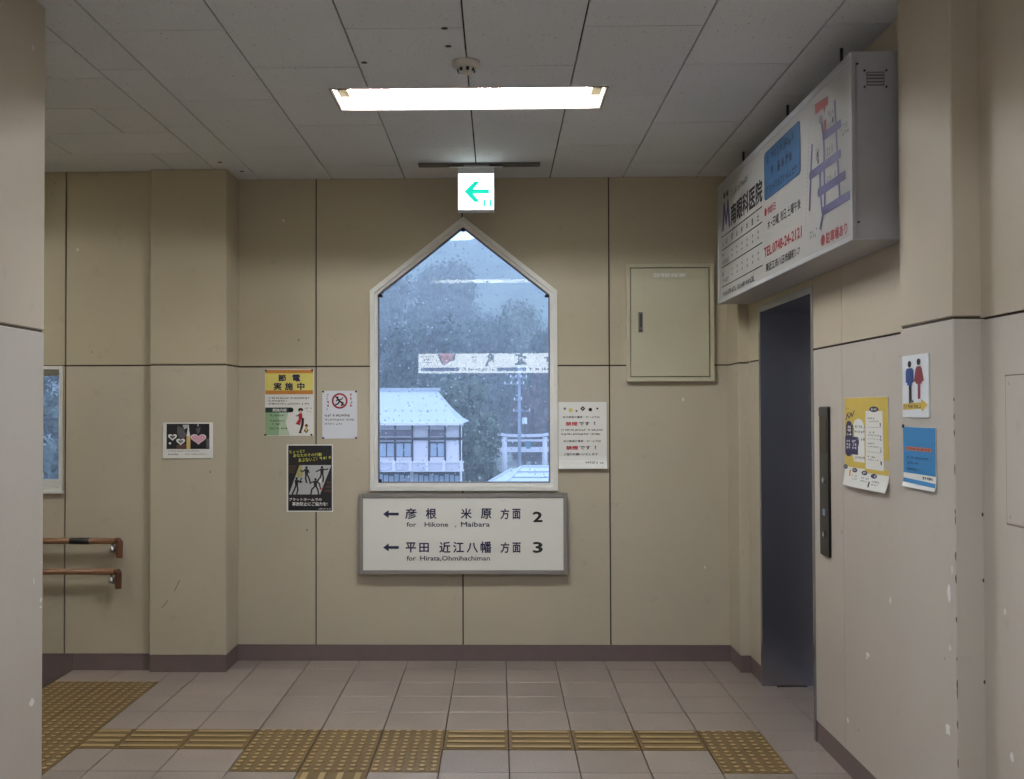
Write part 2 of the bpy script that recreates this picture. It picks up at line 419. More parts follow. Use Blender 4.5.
# ------------------------------------------------------------------ floor
floor = struct('floor', 'pinkish grey tiled floor with ochre tactile paving')
T = 0.3039
FX, FY = 0.0423, 6.1412
S0 = 0.005
MB().box(XS, 2.1, YN, 6.80, -.20, -.012).build('floor_bed', DARKGAP, floor)
near = FY - 10 * T
MB().box(XS, 1.60, YN, near - .003, -.012, 0).build('floor_paving', TILE_PLAIN, floor)
def tile_mesh(w, l):
    return MB().box(0, w, 0, l, -.012, 0).mesh('floor_tile', TILE, bevel=.0015)
full_tile = tile_mesh(T - S0, T - S0)
def dome_mesh(bars=None):
    mb = MB(); w = T - S0; mb.box(0, w, 0, w, -.012, 0.0005)
    if bars is None:
        p = T / 6
        for i in range(6):
            for j in range(6):
                c = ((i + .5) * p - S0 / 2, (j + .5) * p - S0 / 2); prof = [(.0175, 0.0), (.0165, .0028), (.012, .0048)]
                mb.cur = 0; vs = []; seg = 10
                for rr, z in prof: vs += [(c[0] + rr * math.cos(2 * math.pi * k / seg), c[1] + rr * math.sin(2 * math.pi * k / seg), z) for k in range(seg)]
                fs = [(a * seg + k, a * seg + (k + 1) % seg, (a + 1) * seg + (k + 1) % seg, (a + 1) * seg + k) for a in range(2) for k in range(seg)]
                mb.add(vs, fs); mb.cur = 1; mb.add([v for v in vs[-seg:]], [tuple(range(seg))]); mb.cur = 0
    else:
        p = T / 4
        for i in range(4):
            a = (i + .5) * p - S0 / 2; h = .0048
            lo, hi = .012, w - .012
            def bar(a0, a1, l0, l1, z0, z1, mi):
                mb.cur = mi
                if bars == 'x': mb.box(l0, l1, a0, a1, z0, z1)
                else: mb.box(a0, a1, l0, l1, z0, z1)
                mb.cur = 0
            bar(a - .0165, a + .0165, lo, hi, 0, h * .7, 0); bar(a - .012, a + .012, lo + .004, hi - .004, h * .7, h, 1)
    return mb.mesh('tactile_tile', [TACT, TACT_WORN])
domes, bars_x, bars_y = dome_mesh(), dome_mesh('x'), dome_mesh('y')
def put(me, name, x, y): return link(name, me, floor, loc=(x + S0 / 2, y + S0 / 2, 0))
for ri in range(-2, 10):                 # row ri spans FY-ri*T .. FY-(ri+1)*T
    y1 = FY - ri * T; y0 = y1 - T
    for ci in range(-6, 5):
        x0 = FX + ci * T
        if ri == -2:                     # cut row against the back wall
            if x0 + T < XL: continue
            yy = min(y1, YB + .02)
            MB().box(max(x0, XL - .05) + S0 / 2, min(x0 + T, 1.5) - S0 / 2, y0 + S0 / 2, yy, -.012, 0).build('floor_tile', TILE, floor)
            continue
        if x0 + T > 1.62: continue
        if ri == 3 and (ci <= -5 or -1 <= ci <= 2): put(bars_x, 'tactile_tile', x0, y0)
        elif (ri in (3, 4)) and (-4 <= ci <= -2 or ci == 3): put(domes, 'tactile_tile', x0, y0)
        elif ri >= 5 and ci == -3: put(bars_y, 'tactile_tile', x0, y0)
        else: put(full_tile, 'floor_tile', x0, y0)
    # beside the lift: floor running into the doorway
    if 0 <= ri <= 4:
        x0 = FX + 5 * T; MB().box(x0 + S0 / 2, x0 + T - S0 / 2, max(y0, 5.09) + S0 / 2, min(y1, 6.05) - S0 / 2, -.012, 0).build('floor_tile', TILE, floor) if min(y1, 6.05) - max(y0, 5.09) > .03 else None
    # cut tiles and tactile field at the stair head
    xa, xb = XS + 2 * T, FX - 6 * T
    if ri >= -1:
        ycut = min(y1, YL + .02)
        MB().box(xa + S0 / 2, xb - S0 / 2, y0 + S0 / 2, ycut - S0 / 2, -.012, 0).build('tactile_tile' if ri == 3 else 'floor_tile', TACT if ri == 3 else TILE, floor)
        if ri == 3:
            for i in range(4):
                a = y0 + (i + .5) * T / 4
                MB().box(xa + .012, xb - .012, a - .0145, a + .0145, 0, .0048).build('tactile_bar', TACT_WORN, floor)
        for k in range(2):
            x0 = XS + k * T
            if ri == -1: MB().box(x0 + S0 / 2, x0 + T - S0 / 2, y0 + S0 / 2, ycut, -.012, 0).build('floor_tile', TILE, floor)
            else: put(domes, 'tactile_tile', x0, y0)

# stairs going down on the left
stair = struct('stair_flight', 'stairs leading down beside the handrails')
for i in range(6):
    MB().box(XS - .3 * (i + 1), XS - .3 * i, 3.8, YL + .02, -.17 * (i + 1) - .3, -.17 * (i + 1)).build('tread', TILE_PLAIN, stair)
MB().prism([(XS, YL - .006, ZB), (-4.5, YL - .006, ZB), (-4.5, YL - .006, -1.4), (XS - .3, YL - .006, -.4), (XS, YL - .006, -.2)], (0, .02, 0)).build('stair_string', BASE, stair)

# ------------------------------------------------------------------ walls
W = 0.16
# the window opening (x, z)
WIN = [(-0.790, 1.066), (-0.790, 2.300), (-0.2165, 2.752), (0.358, 2.294), (0.358, 1.066)]
wall_back = struct('wall_back', 'cream panelled back wall')
yb = YB + TH
xm = -0.2165
MB().prism([(XL - .5, yb, -.05), (xm, yb, -.05), (xm, yb, 1.066), (-.79, yb, 1.066), (-.79, yb, 2.300), (xm, yb, 2.752), (xm, yb, 3.36), (XL - .5, yb, 3.36)], (0, W, 0)).build('wall_core', SEALANT, wall_back)
MB().prism([(xm, yb, -.05), (2.1, yb, -.05), (2.1, yb, 3.36), (xm, yb, 3.36), (xm, yb, 2.752), (.358, yb, 2.294), (.358, yb, 1.066), (xm, yb, 1.066)], (0, W, 0)).build('wall_core', SEALANT, wall_back)
v0, v1, v2, v3 = -1.1395, -.2235, .6915, XC
zb, zl, zu, zt = ZB + .001, ZJ - G, ZJ + G, HC - .001
wl, wr = -.790, .358
panel_back(wall_back, [(XL, zb), (v0 - G, zb), (v0 - G, zl), (XL, zl)], YB)
panel_back(wall_back, [(XL, zu), (v0 - G, zu), (v0 - G, zt), (XL, zt)], YB)
panel_back(wall_back, [(v0 + G, zb), (v1 - G, zb), (v1 - G, 1.066), (wl, 1.066), (wl, zl), (v0 + G, zl)], YB)
panel_back(wall_back, [(v0 + G, zu), (wl, zu), (wl, 2.300), (v1 - G, 2.747), (v1 - G, zt), (v0 + G, zt)], YB)
panel_back(wall_back, [(v1 + G, zb), (v2 - G, zb), (v2 - G, zl), (wr, zl), (wr, 1.066), (v1 + G, 1.066)], YB)
panel_back(wall_back, [(wr, zu), (v2 - G, zu), (v2 - G, zt), (v1 + G, zt), (v1 + G, 2.753), (xm, 2.752), (wr, 2.294)], YB)
panel_back(wall_back, [(v2 + G, zb), (v3, zb), (v3, zl), (v2 + G, zl)], YB)
panel_back(wall_back, [(v2 + G, zu), (v3, zu), (v3, zt), (v2 + G, zt)], YB)

# left of the column: wall above the stair
wall_left = struct('wall_left', 'cream wall with handrails beside the stairs')
yl = YL + TH
lx0, lx1 = -3.46, -2.630      # second window
for a, b_, c, e in ((-4.6, lx0, -1.6, 3.36), (lx1, -2.0, -1.6, 3.36), (lx0, lx1, -1.6, 1.075), (lx0, lx1, 1.83, 3.36)):
    MB().box(a, b_, yl, yl + W, c, e).build('wall_core', SEALANT, wall_left)
vj = -2.6155
panel_back(wall_left, [(vj + G, zb), (-2.05, zb), (-2.05, zl), (vj + G, zl)], YL)
panel_back(wall_left, [(vj + G, zu), (-2.05, zu), (-2.05, zt), (vj + G, zt)], YL)
panel_back(wall_left, [(-3.53, zu), (vj - G, zu), (vj - G, zt), (-3.53, zt)], YL)
panel_back(wall_left, [(-3.53, zb), (vj - G, zb), (vj - G, zl), (lx1, zl), (lx1, 1.075), (lx0, 1.075), (lx0, zl), (-3.53, zl)], YL)
panel_back(wall_left, [(-4.5, zb), (-3.54, zb), (-3.54, zl), (-4.5, zl)], YL)
panel_back(wall_left, [(-4.5, zu), (-3.54, zu), (-3.54, zt), (-4.5, zt)], YL)

def column(name, label, x0, x1, y0, y1, mat=None, zj=ZJ):
    """square column with a recessed joint at ZJ and an inset base"""
    c = struct(name, label)
    e = .006
    MB().box(x0 + e, x1 - e, y0 + e, y1 - e, 0, HC + .1).build('column_core', SEALANT, c)
    MB().box(x0, x1, y0, y1, zb, zj - .004).build('column_casing', mat or LOWER, c, bevel=.004)
    MB().box(x0, x1, y0, y1, zj + .004, HC).build('column_casing', UPPER if mat else CREAM, c, bevel=.004)
    MB().box(x0 + .003, x1 - .003, y0 + .003, y1 - .003, 0, ZB).build('column_base', BASE, c)
    return c
col_l = column('pillar', 'cream square pillar carrying the framed hearts photo', -2.086, XL, 6.36, YB + .05)
col_n = column('pillar', 'cream pillar at the near left edge of the picture', -2.10, XL, 3.33, 3.79, PALE, 1.842)
col_r = column('pillar', 'cream pillar with the toilet sign and blue notice', XC, XR + .25, 3.372, 3.812, PALE, 1.842)
col_c = column('pillar', 'shallow pillar in the corner right of the metal box', XC, XR + .3, 6.369, YB + .05)

wall_right = struct('wall_right', 'cream right wall holding the lift doorway')
xr = XR + TH
for a, b_, c, e in ((3.6, 5.057, -.05, 3.36), (6.106, 6.9, -.05, 3.36), (5.057, 6.106, 2.139, 3.36)):
    MB().box(xr, xr + W, a, b_, c, e).build('wall_core', SEALANT, wall_right)
MB().box(XN + TH, xr + W, YN, 3.6, -.05, 3.36).build('wall_core', SEALANT, wall_right)
ZR = 1.837
for a, b_ in ((6.106, 6.375), (4.645 + .002, 5.057), (3.80, 4.645 - .002), (2.45 + .004, 3.38), (1.5, 2.45 - .004), (-1.0, 1.49), (YN, -1.01)):
    X_ = XR if a > 3.7 else XN
    panel_right(wall_right, a, b_, zb, ZR - G, X_, mat=LOWER if a > 6 else PALE)
    panel_right(wall_right, a, b_, ZR + G, zt, X_, mat=CREAM if a > 6 else UPPER)
panel_right(wall_right, 5.057, 6.106, 2.139, zt, XR, mat=CREAM)

# rest of the passage behind the photographer and the stair enclosure
wall_near = struct('wall_near', 'end wall of the passage behind the viewer')
MB().box(-4.6, 2.1, YN - W, YN, -1.6, 3.36).build('wall_core', PALE, wall_near)
wall_stair = struct('wall_stair', 'cream walls enclosing the stairs')
MB().box(-1.70 - W, -1.70, YN, 3.40, -.05, 3.36).build('wall_core', PALE, wall_stair)
MB().box(-4.5, -2.09, 3.63, 3.79, -1.6, 3.36).build('wall_core', CREAM, wall_stair)
MB().box(-4.6 - W, -4.5, 3.5, 6.9, -1.6, 3.36).build('wall_core', CREAM, wall_stair)

# baseboards, set a few millimetres behind the panels
bb = struct('baseboard_back', 'plum brown baseboard under the back wall')
MB().box(XL - .02, XC + .02, YB + .003, yb + .01, 0, ZB).build('baseboard_strip', BASE, bb)
bl_ = struct('baseboard_left', 'plum brown baseboard beside the stair head')
MB().box(XS, -2.05, YL + .003, yl + .01, 0, ZB).build('baseboard_strip', BASE, bl_)
br_ = struct('baseboard_right', 'plum brown baseboard along the right wall')
for a, b_, X_ in ((YN, 3.4, XN), (3.8, 5.057, XR), (6.106, 6.4, XR)): MB().box(X_ + .003, X_ + TH + .01, a, b_, 0, ZB).build('baseboard_strip', BASE, br_)

# knocks and scratches with a shape of their own
CHIP = plain('bare_pale_plaster', rgb(226, 224, 222), .8)
SCRATCH = plain('dark_scratch', rgb(70, 60, 52), .8)
def chip(parent, c, n_axis, w, h, seed):
    rr = random.Random(seed); k = 8; pts = []
    for i in range(k):
        q = 2 * math.pi * i / k; a, b_ = w * .5 * math.cos(q) * rr.uniform(.5, 1.1), h * .5 * math.sin(q) * rr.uniform(.5, 1.1)
        pts.append((c[0] - .0003, c[1] + a, c[2] + b_) if n_axis == 'x-' else (c[0] + .0003, c[1] + a, c[2] + b_) if n_axis == 'x+' else (c[0] + a, c[1] - .0003, c[2] + b_))
    vec = {'x-': (.0006, 0, 0), 'x+': (-.0006, 0, 0), 'y': (0, .0006, 0)}[n_axis]
    MB().prism(pts, vec).build('paint_chip', CHIP, parent)
for i, (y, z, w, h) in enumerate([(3.424, .976, .03, .075), (3.444, .536, .05, .05), (3.603, 1.385, .02, .035), (3.598, 1.350, .016, .02), (3.40, 1.05, .01, .04), (3.42, .80, .012, .025)]):
    chip(col_r, (XC, y, z), 'x-', w, h, i)
for i, (y, z, w, h) in enumerate([(4.353, .566, .045, .02), (4.365, .551, .02, .015), (4.609, .232, .03, .025), (3.235, .949, .012, .03), (3.202, .529, .03, .03), (4.10, .83, .02, .03)]):
    chip(wall_right, (XR if y > 3.6 else XN, y, z), 'x-', w, h, 20 + i)
for i, (y, z, w, h) in enumerate([(3.705, .546, .05, .035), (3.774, .887, .02, .018), (3.772, .862, .02, .012), (3.716, .963, .012, .028), (3.778, 1.02, .01, .01)]):
    chip(col_n, (XL, y, z), 'x+', w, h, 40 + i)
rr = random.Random(3); WORN = plain('worn_brown_edge', rgb(116, 100, 94), .8)
for k in range(16):
    z_ = rr.uniform(.35, 1.75); h_ = rr.uniform(.008, .035); w_ = rr.uniform(.0012, .003)
    MB().prism([(XC - .0005, 3.3715, z_), (XC - .0005, 3.3715 + w_ * .6, z_ + h_ * .2), (XC - .0005, 3.372 + w_ * 2, z_ + h_ * .55), (XC - .0005, 3.3715, z_ + h_)], (.002, -.0006, 0)).build('worn_edge', WORN if k % 3 else SCRATCH, col_r)
for z_ in (1.22, .70, 1.015): MB().lathe((XN - .003, 3.370, z_), [(.001, 0), (.0035, .005), (.002, .012)], 6).build('worn_edge', SCRATCH, col_r)
for (xa, za, xb_, zb_) in ((-2.012, .381, -1.974, .428), (-1.937, .478, -1.905, .548)):
    q = Vector((xb_ - xa, 0, zb_ - za)).normalized(); nn = Vector((-q.z, 0, q.x)) * .0016
    a, b_ = Vector((xa, 6.3597, za)), Vector((xb_, 6.3597, zb_))
    MB().prism([a - nn, b_ - nn, b_ + nn, a + nn], (0, .0006, 0)).build('scratch', SCRATCH, col_l)

# ------------------------------------------------------------------ ceiling
ceiling = struct('ceiling', 'grey pinholed board ceiling')
MB().box(-4.6, 2.1, YN - .2, 6.9, 3.30, 3.40).build('ceiling_slab', SEALANT, ceiling)
LIGHTS = [(-0.754, 0.494, 4.785, 5.118), (-0.754, 0.494, 1.24, 1.573), (-4.15, -2.902, 5.02, 5.353)]
GB = .0034
def board(x0, x1, y0, y1, pts=None):
    if x1 - x0 < .02 or y1 - y0 < .02: return
    rects = [(x0 + GB, x1 - GB, y0 + GB, y1 - GB)]
    for lx0_, lx1_, ly0, ly1 in LIGHTS:
        out = []
        for a, b_, c, e in rects:
            if lx1_ <= a or lx0_ >= b_ or ly1 <= c or ly0 >= e: out.append((a, b_, c, e)); continue
            ia, ib = max(a, lx0_), min(b_, lx1_)
            for q in ((a, ia, c, e), (ib, b_, c, e), (ia, ib, c, min(e, ly0)), (ia, ib, max(c, ly1), e)):
                if q[1] - q[0] > 1e-4 and q[3] - q[2] > 1e-4: out.append(q)
        rects = out
    if not rects: return
    mb = MB()
    for a, b_, c, e in rects: mb.box(a, b_, c, e, HC, HC + .012)
    mb.build('ceiling_board', BOARD, ceiling)
CX, CY, BW, BL = -1.0372, 4.4818, .455, .91
XG = -1.70
edges = [XG] + [CX + k * BW for k in range(-1, 6)] + [XN + .01]
for k in range(len(edges) - 1):
    par = (k - 2) % 2            # columns alternate by half a board
    y = CY + (BL / 2 if par else 0)
    while y > YN: y -= BL
    while y < YB:
        board(edges[k], edges[k + 1], max(y, YN), min(y + BL, YB + .005)); y += BL
y = 5.057 - 3 * BW; i = 1
while y < YL:
    x = -1.95 if i % 2 == 0 else -2.405
    y1 = min(y + BW, YL + .005); y0 = max(y, 3.79)
    if y1 > y0:
        xs = [XG] + [q for q in (x - BL * k for k in range(0, 4)) if q > -4.5] + [-4.5]
        for a, b_ in zip(xs[1:], xs): board(a, b_, y0, y1)
    y += BW; i += 1
board(-2.09, XG, YL + .005, YB)

# ------------------------------------------------------------------ windows
def pent(inset):
    """window outline moved inwards by inset"""
    P_ = [Vector(p) for p in WIN]; n = len(P_); out = []
    c = sum(P_, Vector((0, 0))) / n
    lines = []
    for i in range(n):
        a, b_ = P_[i], P_[(i + 1) % n]; t = (b_ - a).normalized(); nn = Vector((-t.y, t.x))
        if nn.dot(c - a) < 0: nn = -nn
        lines.append((a + nn * inset, t))
    for i in range(n):
        (p, t), (q, s_) = lines[i - 1], lines[i]
        den = t.x * s_.y - t.y * s_.x; k = ((q.x - p.x) * s_.y - (q.y - p.y) * s_.x) / den
        out.append(p + t * k)
    return out
win = struct('window_1', 'five-sided pointed window in a white frame')
def frame_ring(name, i0, i1, ya, yb_, mat):
    A, B_ = pent(i0), pent(i1)
    for i in range(5):
        j = (i + 1) % 5
        MB().prism([(A[i].x, ya, A[i].y), (A[j].x, ya, A[j].y), (B_[j].x, ya, B_[j].y), (B_[i].x, ya, B_[i].y)], (0, yb_ - ya, 0)).build(name, mat, win)
frame_ring('frame_member', -.010, .018, YB - .018, YB + .10, ALU)
frame_ring('sash_member', .018, .036, YB + .004, YB + .085, WHITE_METAL)
frame_ring('glazing_bead', .036, .043, YB + .022, YB + .06, plain('grey_rubber_bead', rgb(120, 120, 126), .7))
A = pent(.040)
MB().prism([(p.x, YB + .040, p.y) for p in A], (0, .005, 0)).build('window_pane', GLASS, win)
for i in (1, 2, 3, 0):
    p = pent(.052)[i]; MB().lathe((p.x, YB + .02, p.y), [(.013 if i else .007, -.009), (.016 if i else .008, 0), (.010 if i else .006, .009)], 10).build('corner_clip', BLACK, win)

win2 = struct('window_2', 'small window above the stair handrails')
for (a, b_, c, e) in ((lx0, lx0 + .02, 1.075, 1.83), (lx1 - .02, lx1, 1.075, 1.83), (lx0 + .02, lx1 - .02, 1.81, 1.83), (lx0 + .02, lx1 - .02, 1.075, 1.095)):
    MB().box(a, b_, YL - .012, YL + .16, c, e).build('frame_member', ALU, win2)
for (a, b_, c, e) in ((lx0 + .02, lx0 + .04, 1.095, 1.81), (lx1 - .032, lx1 - .02, 1.095, 1.81), (lx0 + .02, lx1 - .02, 1.775, 1.81), (lx0 + .02, lx1 - .02, 1.095, 1.14)):
    MB().box(a, b_, YL + .09, YL + .12, c, e).build('sash_member', ALU, win2)
MB().box(lx0 + .02, lx1 - .02, YL + .102, YL + .107, 1.12, 1.79).build('window_pane', GLASS2, win2)
MB().box(lx0 - .01, lx1 + .008, YL - .022, YL + .02, 1.062, 1.078).build('window_sill', WHITE_METAL, win2)

# ------------------------------------------------------------------ lift doorway in the right wall
door = struct('door_1', 'stainless steel lift doorway in the right wall')
y0, y1, zt_ = 5.090, 6.068, 2.105
DX = 1.80
MB().box(XR - .004, DX, y1, y1 + .035, 0, zt_ + .034).build('door_jamb', STEEL, door)
MB().box(XR - .004, DX, y0 - .033, y0, 0, zt_ + .034).build('door_jamb', STEEL, door)
MB().box(XR - .004, DX, y0, y1, zt_, zt_ + .034).build('door_head', STEEL, door)
for a, b_ in ((y0 - .03, (y0 + y1) / 2 - .002), ((y0 + y1) / 2 + .002, y1 + .03)):
    MB().box(DX, DX + .04, a, b_, .004, zt_ + .03).build('door_leaf', STEEL, door)
MB().box(DX - .07, DX + .06, y0, y1, -.012, .002).build('door_sill', plain('grooved_aluminium_sill', rgb(150, 150, 152), .4, .8), door)

# ------------------------------------------------------------------ ceiling lamps
TUBES = {0: ('warm_fluorescent_tube', (.96, .975, 1.0, 1), TUBE_STRENGTH), 1: ('cool_fluorescent_tube', (.90, .96, 1.0, 1), TUBE_STRENGTH * 1.15), 2: ('dim_fluorescent_tube', (.97, .975, .97, 1), TUBE_STRENGTH * .3)}
def lamp_mesh_set(key):
    """recessed two-tube trough, local origin at the opening's centre in the ceiling plane"""
    w, l, h = 1.248, .333, .17
    P_ = {}
    rim = MB(); t = .006
    for a, b_, c, e in ((-w / 2 - t, w / 2 + t, -l / 2 - t, -l / 2), (-w / 2 - t, w / 2 + t, l / 2, l / 2 + t), (-w / 2 - t, -w / 2, -l / 2, l / 2), (w / 2, w / 2 + t, -l / 2, l / 2)):
        rim.box(a, b_, c, e, -.004, .0)
    P_['rim'] = rim.mesh('rim', plain('stained_lamp_rim', rgb(112, 98, 86), .6))
    refl = MB(); g = .004                      # sloping reflector and ends
    x0, x1, ya, yb_ = -w / 2 + g, w / 2 - g, -l / 2 + g, l / 2 - g
    refl.prism([(x0, ya, 0), (x0, ya + .03, h), (x0, yb_ - .03, h), (x0, yb_, 0), (x0, yb_ + .003, h + .004), (x0, ya - .003, h + .004)], (x1 - x0, 0, 0))
    refl.box(x0, x0 + .003, ya, yb_, 0, h); refl.box(x1 - .003, x1, ya, yb_, 0, h)
    P_['reflector'] = refl.mesh('reflector', plain('white_enamel_reflector', rgb(236, 234, 226), .4))
    tube = glow(*TUBES[key])
    for i, yy in enumerate((-.06, .06)):
        P_['tube_%d' % i] = MB().tube([(-.572, yy, .080), (.572, yy, .080)], .0165, 12).mesh('tube', tube, smooth=False)
        P_['lamp_holder_%d' % (2 * i)] = MB().box(-.616, -.572, yy - .055, yy + .055, .045, h).mesh('lamp_holder', plain('ivory_lamp_holder', rgb(120, 106, 76), .6))
        P_['lamp_holder_%d' % (2 * i + 1)] = MB().box(.572, .616, yy - .055, yy + .055, .045, h).mesh('lamp_holder', MATS['ivory_lamp_holder'])
    return P_
LMS = [lamp_mesh_set(0), lamp_mesh_set(1), lamp_mesh_set(2)]
for (a, b_, c, e), lab in zip(LIGHTS, ('lit recessed fluorescent lamp in the ceiling in front of the exit sign', 'lit recessed fluorescent lamp above the viewer', 'dim recessed fluorescent lamp over the stairs left of the view')):
    t = thing('ceiling_lamp', lab, 'ceiling lamp', ((a + b_) / 2, (c + e) / 2, HC), 'fluorescent lamps along the passage')
    for k, me in LMS[2 if a < -2 else 0 if c > 4 else 1].items(): link(k.rsplit('_', 1)[0] if k[-1].isdigit() else k, me, t, local=True)

# smoke detector
sd = thing('smoke_detector', 'round ivory smoke detector on the ceiling behind the lamp', 'smoke detector', (-.130, 4.425, HC))
IV = plain('ivory_plastic', rgb(205, 200, 192), .5)
MB().lathe((-.130, 4.425, HC), [(.058, 0), (.060, -.008), (.056, -.022), (.040, -.026)], 24).build('mounting_base', IV, sd, smooth=True)
MB().lathe((-.130, 4.425, HC), [(.036, -.024), (.038, -.030), (.030, -.046), (.014, -.052)], 20).build('sensing_chamber', IV, sd, smooth=True)
for k in range(8):
    q = 2 * math.pi * k / 8 + .2; MB().box(-.006, .006, -.003, .003, -.007, .007).build('vent_slot', BLACK, sd, local=True).matrix_local = Matrix.Translation((.0345 * math.cos(q), .0345 * math.sin(q), -.037)) @ Matrix.Rotation(q + math.pi / 2, 4, 'Z')

# small dark marks left in the ceiling boards
for (x, y) in ((-.20, 4.03), (-.195, 4.23), (-.555, 4.42), (-1.62, 6.18), (-1.55, 6.42)):
    MB().lathe((x, y, HC - .0015), [(.014, 0), (.012, .002)], 10).build('ceiling_stain', SCRATCH, ceiling)

# ------------------------------------------------------------------ exit sign
es = thing('exit_sign', 'small lit exit sign with a green arrow pointing left', 'exit sign', (-.127, 6.27, 2.72))
EW = plain('grey_white_sign_case', rgb(196, 196, 196), .4)
MB().box(-.468, .250, 6.235, 6.325, HC - .008, HC).build('ceiling_plate', plain('shadow_grey_plate', rgb(96, 96, 98), .5), es)  # plate coloured dark grey to paint in the gap shadow under the ceiling
MB().box(-.285, .030, 6.240, 6.315, HC - .030, HC - .023).build('bracket', WHITE_METAL, es)
MB().box(-.20, -.05, 6.26, 6.30, HC - .023, HC - .008).build('neck', EW, es)
MB().box(-.235, -.019, 6.246, 6.294, 2.722, HC - .030).build('case', EW, es, bevel=.002)
fx0, fx1, fz0, fz1, fy = -.231, -.023, 2.733, 2.944, 6.2445
EG = glow('lit_white_acrylic', (.93, 1.0, .98, 1), 1.6)
MB().box(fx0, fx1, fy, 6.247, fz0, fz1).build('lit_face', EG, es)
pl, n = plane_back(fx0, fx1, fz0, fz1, fy)
pr = Print(pl, n, (167, 228, 500, 562))
LG = glow('lit_green_acrylic', (.0, .50, .36, 1), .8)
pr.poly('arrow', LG, [(222, 394), (320, 299), (372, 299), (305, 374), (450, 374), (456, 380), (456, 410), (450, 416), (305, 416), (372, 493), (318, 493)])
pr.rect('pictogram', LG, 400, 470, 420, 538); pr.rect('pictogram', LG, 460, 470, 478, 538)
pr.finish(es)

# ------------------------------------------------------------------ electrical box on the back wall
eb = thing('distribution_box', 'beige metal distribution box on the back wall beside the window', 'metal box', (1.066, YB, 1.731))
BOX = plain('beige_green_enamel', rgb(190, 186, 160), .45, vary=.04)
bx0, bx1, bz0, bz1 = .796, 1.336, 1.731, 2.460; ft = .022; yf = YB - .035
for a, b_, c, e in ((bx0, bx0 + ft, bz0, bz1), (bx1 - ft - .004, bx1, bz0, bz1), (bx0 + ft, bx1 - ft - .004, bz0, bz0 + ft + .004), (bx0 + ft, bx1 - ft - .004, bz1 - ft, bz1)):
    MB().box(a, b_, yf, YB, c, e).build('box_frame', BOX, eb)
MB().box(bx0 + ft, bx1 - ft, yf + .02, YB - .002, bz0 + ft, bz1 - ft).build('back_plate', SEALANT, eb)
MB().box(bx0 + ft + .005, bx1 - ft - .009, yf + .004, yf + .02, bz0 + ft + .009, bz1 - ft - .005).build('door', BOX, eb, bevel=.002)
hx = bx0 + .072
h = MB().box(hx, hx + .028, yf - .002, yf + .005, 2.035, 2.160).build('handle', plain('brushed_handle_plate', rgb(120, 118, 112), .4, .6), eb)
MB().box(hx + .008, hx + .022, yf - .008, yf - .001, 2.065, 2.150).build('handle_lever', plain('dark_handle_lever', rgb(84, 84, 82), .4, .7), h, bevel=.002)
MB().lathe((hx + .014, yf - .0025, 2.046), [(.006, -.003), (.006, .003)], 10).build('lock', BLACK, h)
np_ = MB().box(.958, 1.165, yf + .001, yf + .005, 2.372, 2.402).build('name_plate', plain('pale_name_plate', rgb(206, 204, 190), .5), eb)
pl, n = plane_back(.958, 1.165, 2.372, 2.402, yf + .001)
pr = Print(pl, n, (0, 0, 100, 15)); pr.marks('plate_print', plain('faded_plate_print', rgb(236, 234, 226), .6), 4, 2, 96, 13, 9); pr.finish(np_)

# ------------------------------------------------------------------ platform direction sign under the window
ds = thing('direction_sign', 'white platform direction sign in a metal frame under the window', 'sign', (-.22, YB, .544))
sx0, sx1, sz0, sz1 = -.865, .424, .544, 1.041; yf = YB - .055
SF = plain('worn_steel_sign_frame', rgb(160, 156, 154), .3, .6)
t = .026
for a, b_, c, e in ((sx0, sx0 + t, sz0, sz1), (sx1 - t, sx1, sz0, sz1), (sx0 + t, sx1 - t, sz0, sz0 + t), (sx0 + t, sx1 - t, sz1 - t, sz1)):
    MB().box(a, b_, yf, YB, c, e).build('frame_rail', SF, ds, bevel=.003)
SFACE = plain('off_white_sign_acrylic', rgb(226, 226, 220), .35, vary=.02)
MB().box(sx0 + t, sx1 - t, yf + .006, YB - .01, sz0 + t, sz1 - t).build('sign_face', SFACE, ds)
pl, n = plane_back(sx0, sx1, sz0, sz1, yf + .0055)
pr = Print(pl, n, (42, 55, 970, 415))
for yy in (146, 295):
    pr.poly('arrow', NAVY, [(150, yy), (175, yy - 18), (175, yy - 6), (220, yy - 6), (220, yy + 6), (175, yy + 6), (175, yy + 18)])
for s_, a, b_, c, e in (('彦', 248, 120, 300, 168), ('根', 340, 120, 388, 168), ('米', 496, 121, 545, 168), ('原', 585, 121, 633, 168), ('方', 672, 122, 712, 170), ('面', 725, 123, 762, 169),
                        ('平', 250, 272, 297, 318), ('田', 311, 275, 354, 317), ('近', 400, 270, 450, 319), ('江', 461, 270, 510, 319), ('八', 522, 274, 572, 319), ('幡', 583, 268, 632, 320), ('方', 672, 272, 712, 320), ('面', 725, 273, 762, 319)):
    pr.text('lettering', NAVY, s_, a, b_, c, e, bold=.024)
for s_, a, b_, c, e in (('2', 815, 135, 860, 183), ('3', 815, 270, 860, 320)): pr.text('platform_number', INK, s_, a, b_, c, e, bold=.035)
for s_, a, b_, c, e in (('for', 255, 182, 298, 203), ('Hikone', 335, 182, 440, 203), (',', 470, 198, 476, 206), ('Maibara', 497, 181, 625, 203), ('for', 255, 332, 296, 354), ('Hirata,Ohmihachiman', 315, 332, 625, 357)):
    pr.text('lettering', NAVY, s_, a, b_, c, e, bold=.012)
pr.finish(ds)

